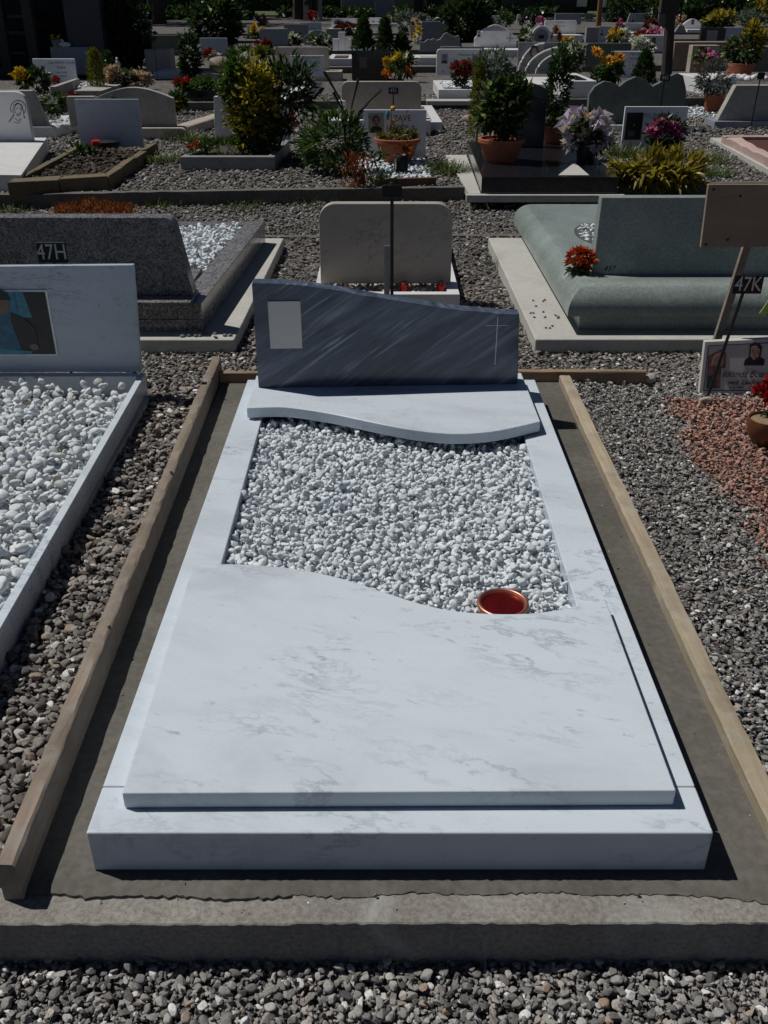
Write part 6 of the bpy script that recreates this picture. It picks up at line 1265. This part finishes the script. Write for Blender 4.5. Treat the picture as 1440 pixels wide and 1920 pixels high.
# far lawn, hedge and the dark trees that shade the end of the cemetery
m = MB(); m.box(-120, 120, 84, 112, -.02, .12); m.build('lawn', leafm('lawn_grass', [(0, (.04, .07, .02)), (1, (.06, .09, .025))], .8, 0) if False else stone('lawn_green', (.045, .075, .02), (.07, .10, .03), 3, .9, .2), kind='structure')
def hedge_row(label, x0, x1, Y, h, n, seed):
    P = np.stack([rng.uniform(x0, x1, n), Y+rng.normal(0, .5, n), rng.uniform(.1, h, n)*(.8+.2*np.sin(rng.uniform(0, 9, n)))], 1); D = rng.normal(size=(n, 3)); D[:, 1] -= .6; D[:, 2] += .5
    m = MB(); m.leaves(P, D, .5, .26); m.box(x0, x1, Y+.3, Y+.9, .05, h*.86); o = m.build('hedge', L_DARK, kind='stuff', smooth=None); tag(o, label, 'hedge')
hedge_row('dark clipped far hedge at the end of the cemetery, nearest the chapel', -34, -9, 72, .75, 2600, 1)
hedge_row('dark far hedge behind the tall slabs', -8, 13, 80, .62, 2400, 2)
hedge_row('dark far hedge behind the golden-leaved bush', 14, 38, 66, 1.3, 2600, 3)
hedge_row('tall dark hedge closing the lawn behind everything', -55, 60, 110, 5.0, 9000, 4)
def tree(label, x, Y, h, r, seed):
    t = thing('tree', label, 'tree', (x, Y, 0), 'big trees at the end of the cemetery'); g = np.random.default_rng(seed); m = MB(); m.tube([(x, Y, -.1), (x+.1, Y, h*.3), (x, Y+.1, h*.75)], [.42, .33, .12], 10)
    for k in range(7): a = g.uniform(0, 6.28); z = h*g.uniform(.28, .6); m.tube([(x, Y, z), (x+math.cos(a)*r*.4, Y+math.sin(a)*r*.4, z+h*.1), (x+math.cos(a)*r*.8, Y+math.sin(a)*r*.8, z+h*.16)], [.14, .09, .04], 6)
    m.build('trunk', BARK, t); foliage(t, (x, Y, h*.64), (r, r, h*.36), 3000, .55, .34, L_DARK, 70, name='crown', spread=.3)
for i, (x, Y, h, r) in enumerate(((-30, 60, 13, 5.5), (-21, 66, 14, 6), (-13, 61, 12, 5), (-6, 74, 14, 6), (2.5, 78, 13, 5.5), (10, 74, 14, 6), (17.5, 72, 12, 5.5), (25, 62, 13, 6), (33, 58, 12, 5.5), (-17, 78, 14, 6), (6, 90, 15, 7))):
    tree(('broad dark tree at the end of the cemetery, its trunk %s' % ('behind the chapel', 'past camellias', 'over the small leaning plaque', 'beside the bronze figure', 'behind the tall slabs', 'behind the huge dark bush', 'behind the orange post', 'behind the dark post', 'past the silver-blue shrub', 'deep in the lawn', 'farthest out')[i]), x, Y, h, r, i)
# gravel stones that can still be told apart farther off
def far_gravel(y0, y1, hw, n, s0, s1, zf, seed): return strew(-hw, hw, y0, y1, n, s0, s1, zf, seed=seed)
def zmid(x, y): return np.where(y < 5.74+.02*x, .086, np.where(y < 7.365+SL*x, .001, np.where(y < 12.05+SL*x, .086, np.where(y < 14.05+SL*x, .001, .086))))
def clear2(x, y, a=0): return not ((x < -.60 and y < 5.45) or (x > .60 and y < 5.46) or (-.32 < x < .345 and 4.2 < y < 5.5))
A1 = strew(-3.4, 3.4, 4.5, 7.4, 30000, .014, .036, zmid, 51, 22, clear2, (.78, .55)); A2 = far_gravel(7.2, 10, 4.4, 34000, .016, .042, zmid, 52); A3 = far_gravel(10, 15.2, 6.2, 42000, .02, .05, zmid, 53)
GP2 = pebblem('far_gravel', [(0, (.07, .066, .062)), (.3, (.135, .127, .119)), (.6, (.205, .193, .181)), (.85, (.28, .265, .252)), (.95, (.38, .362, .35)), (1, (.55, .54, .53))], .85, .2, .15); PROTO_F = stone_protos('far_stone', GP2, 8, 6, 1, 5, 2500)
scatter('gravel', *cat3(A1, A2, A3), PROTO_F, 'grey-brown gravel of the paths between the farther graves', 'gravel')
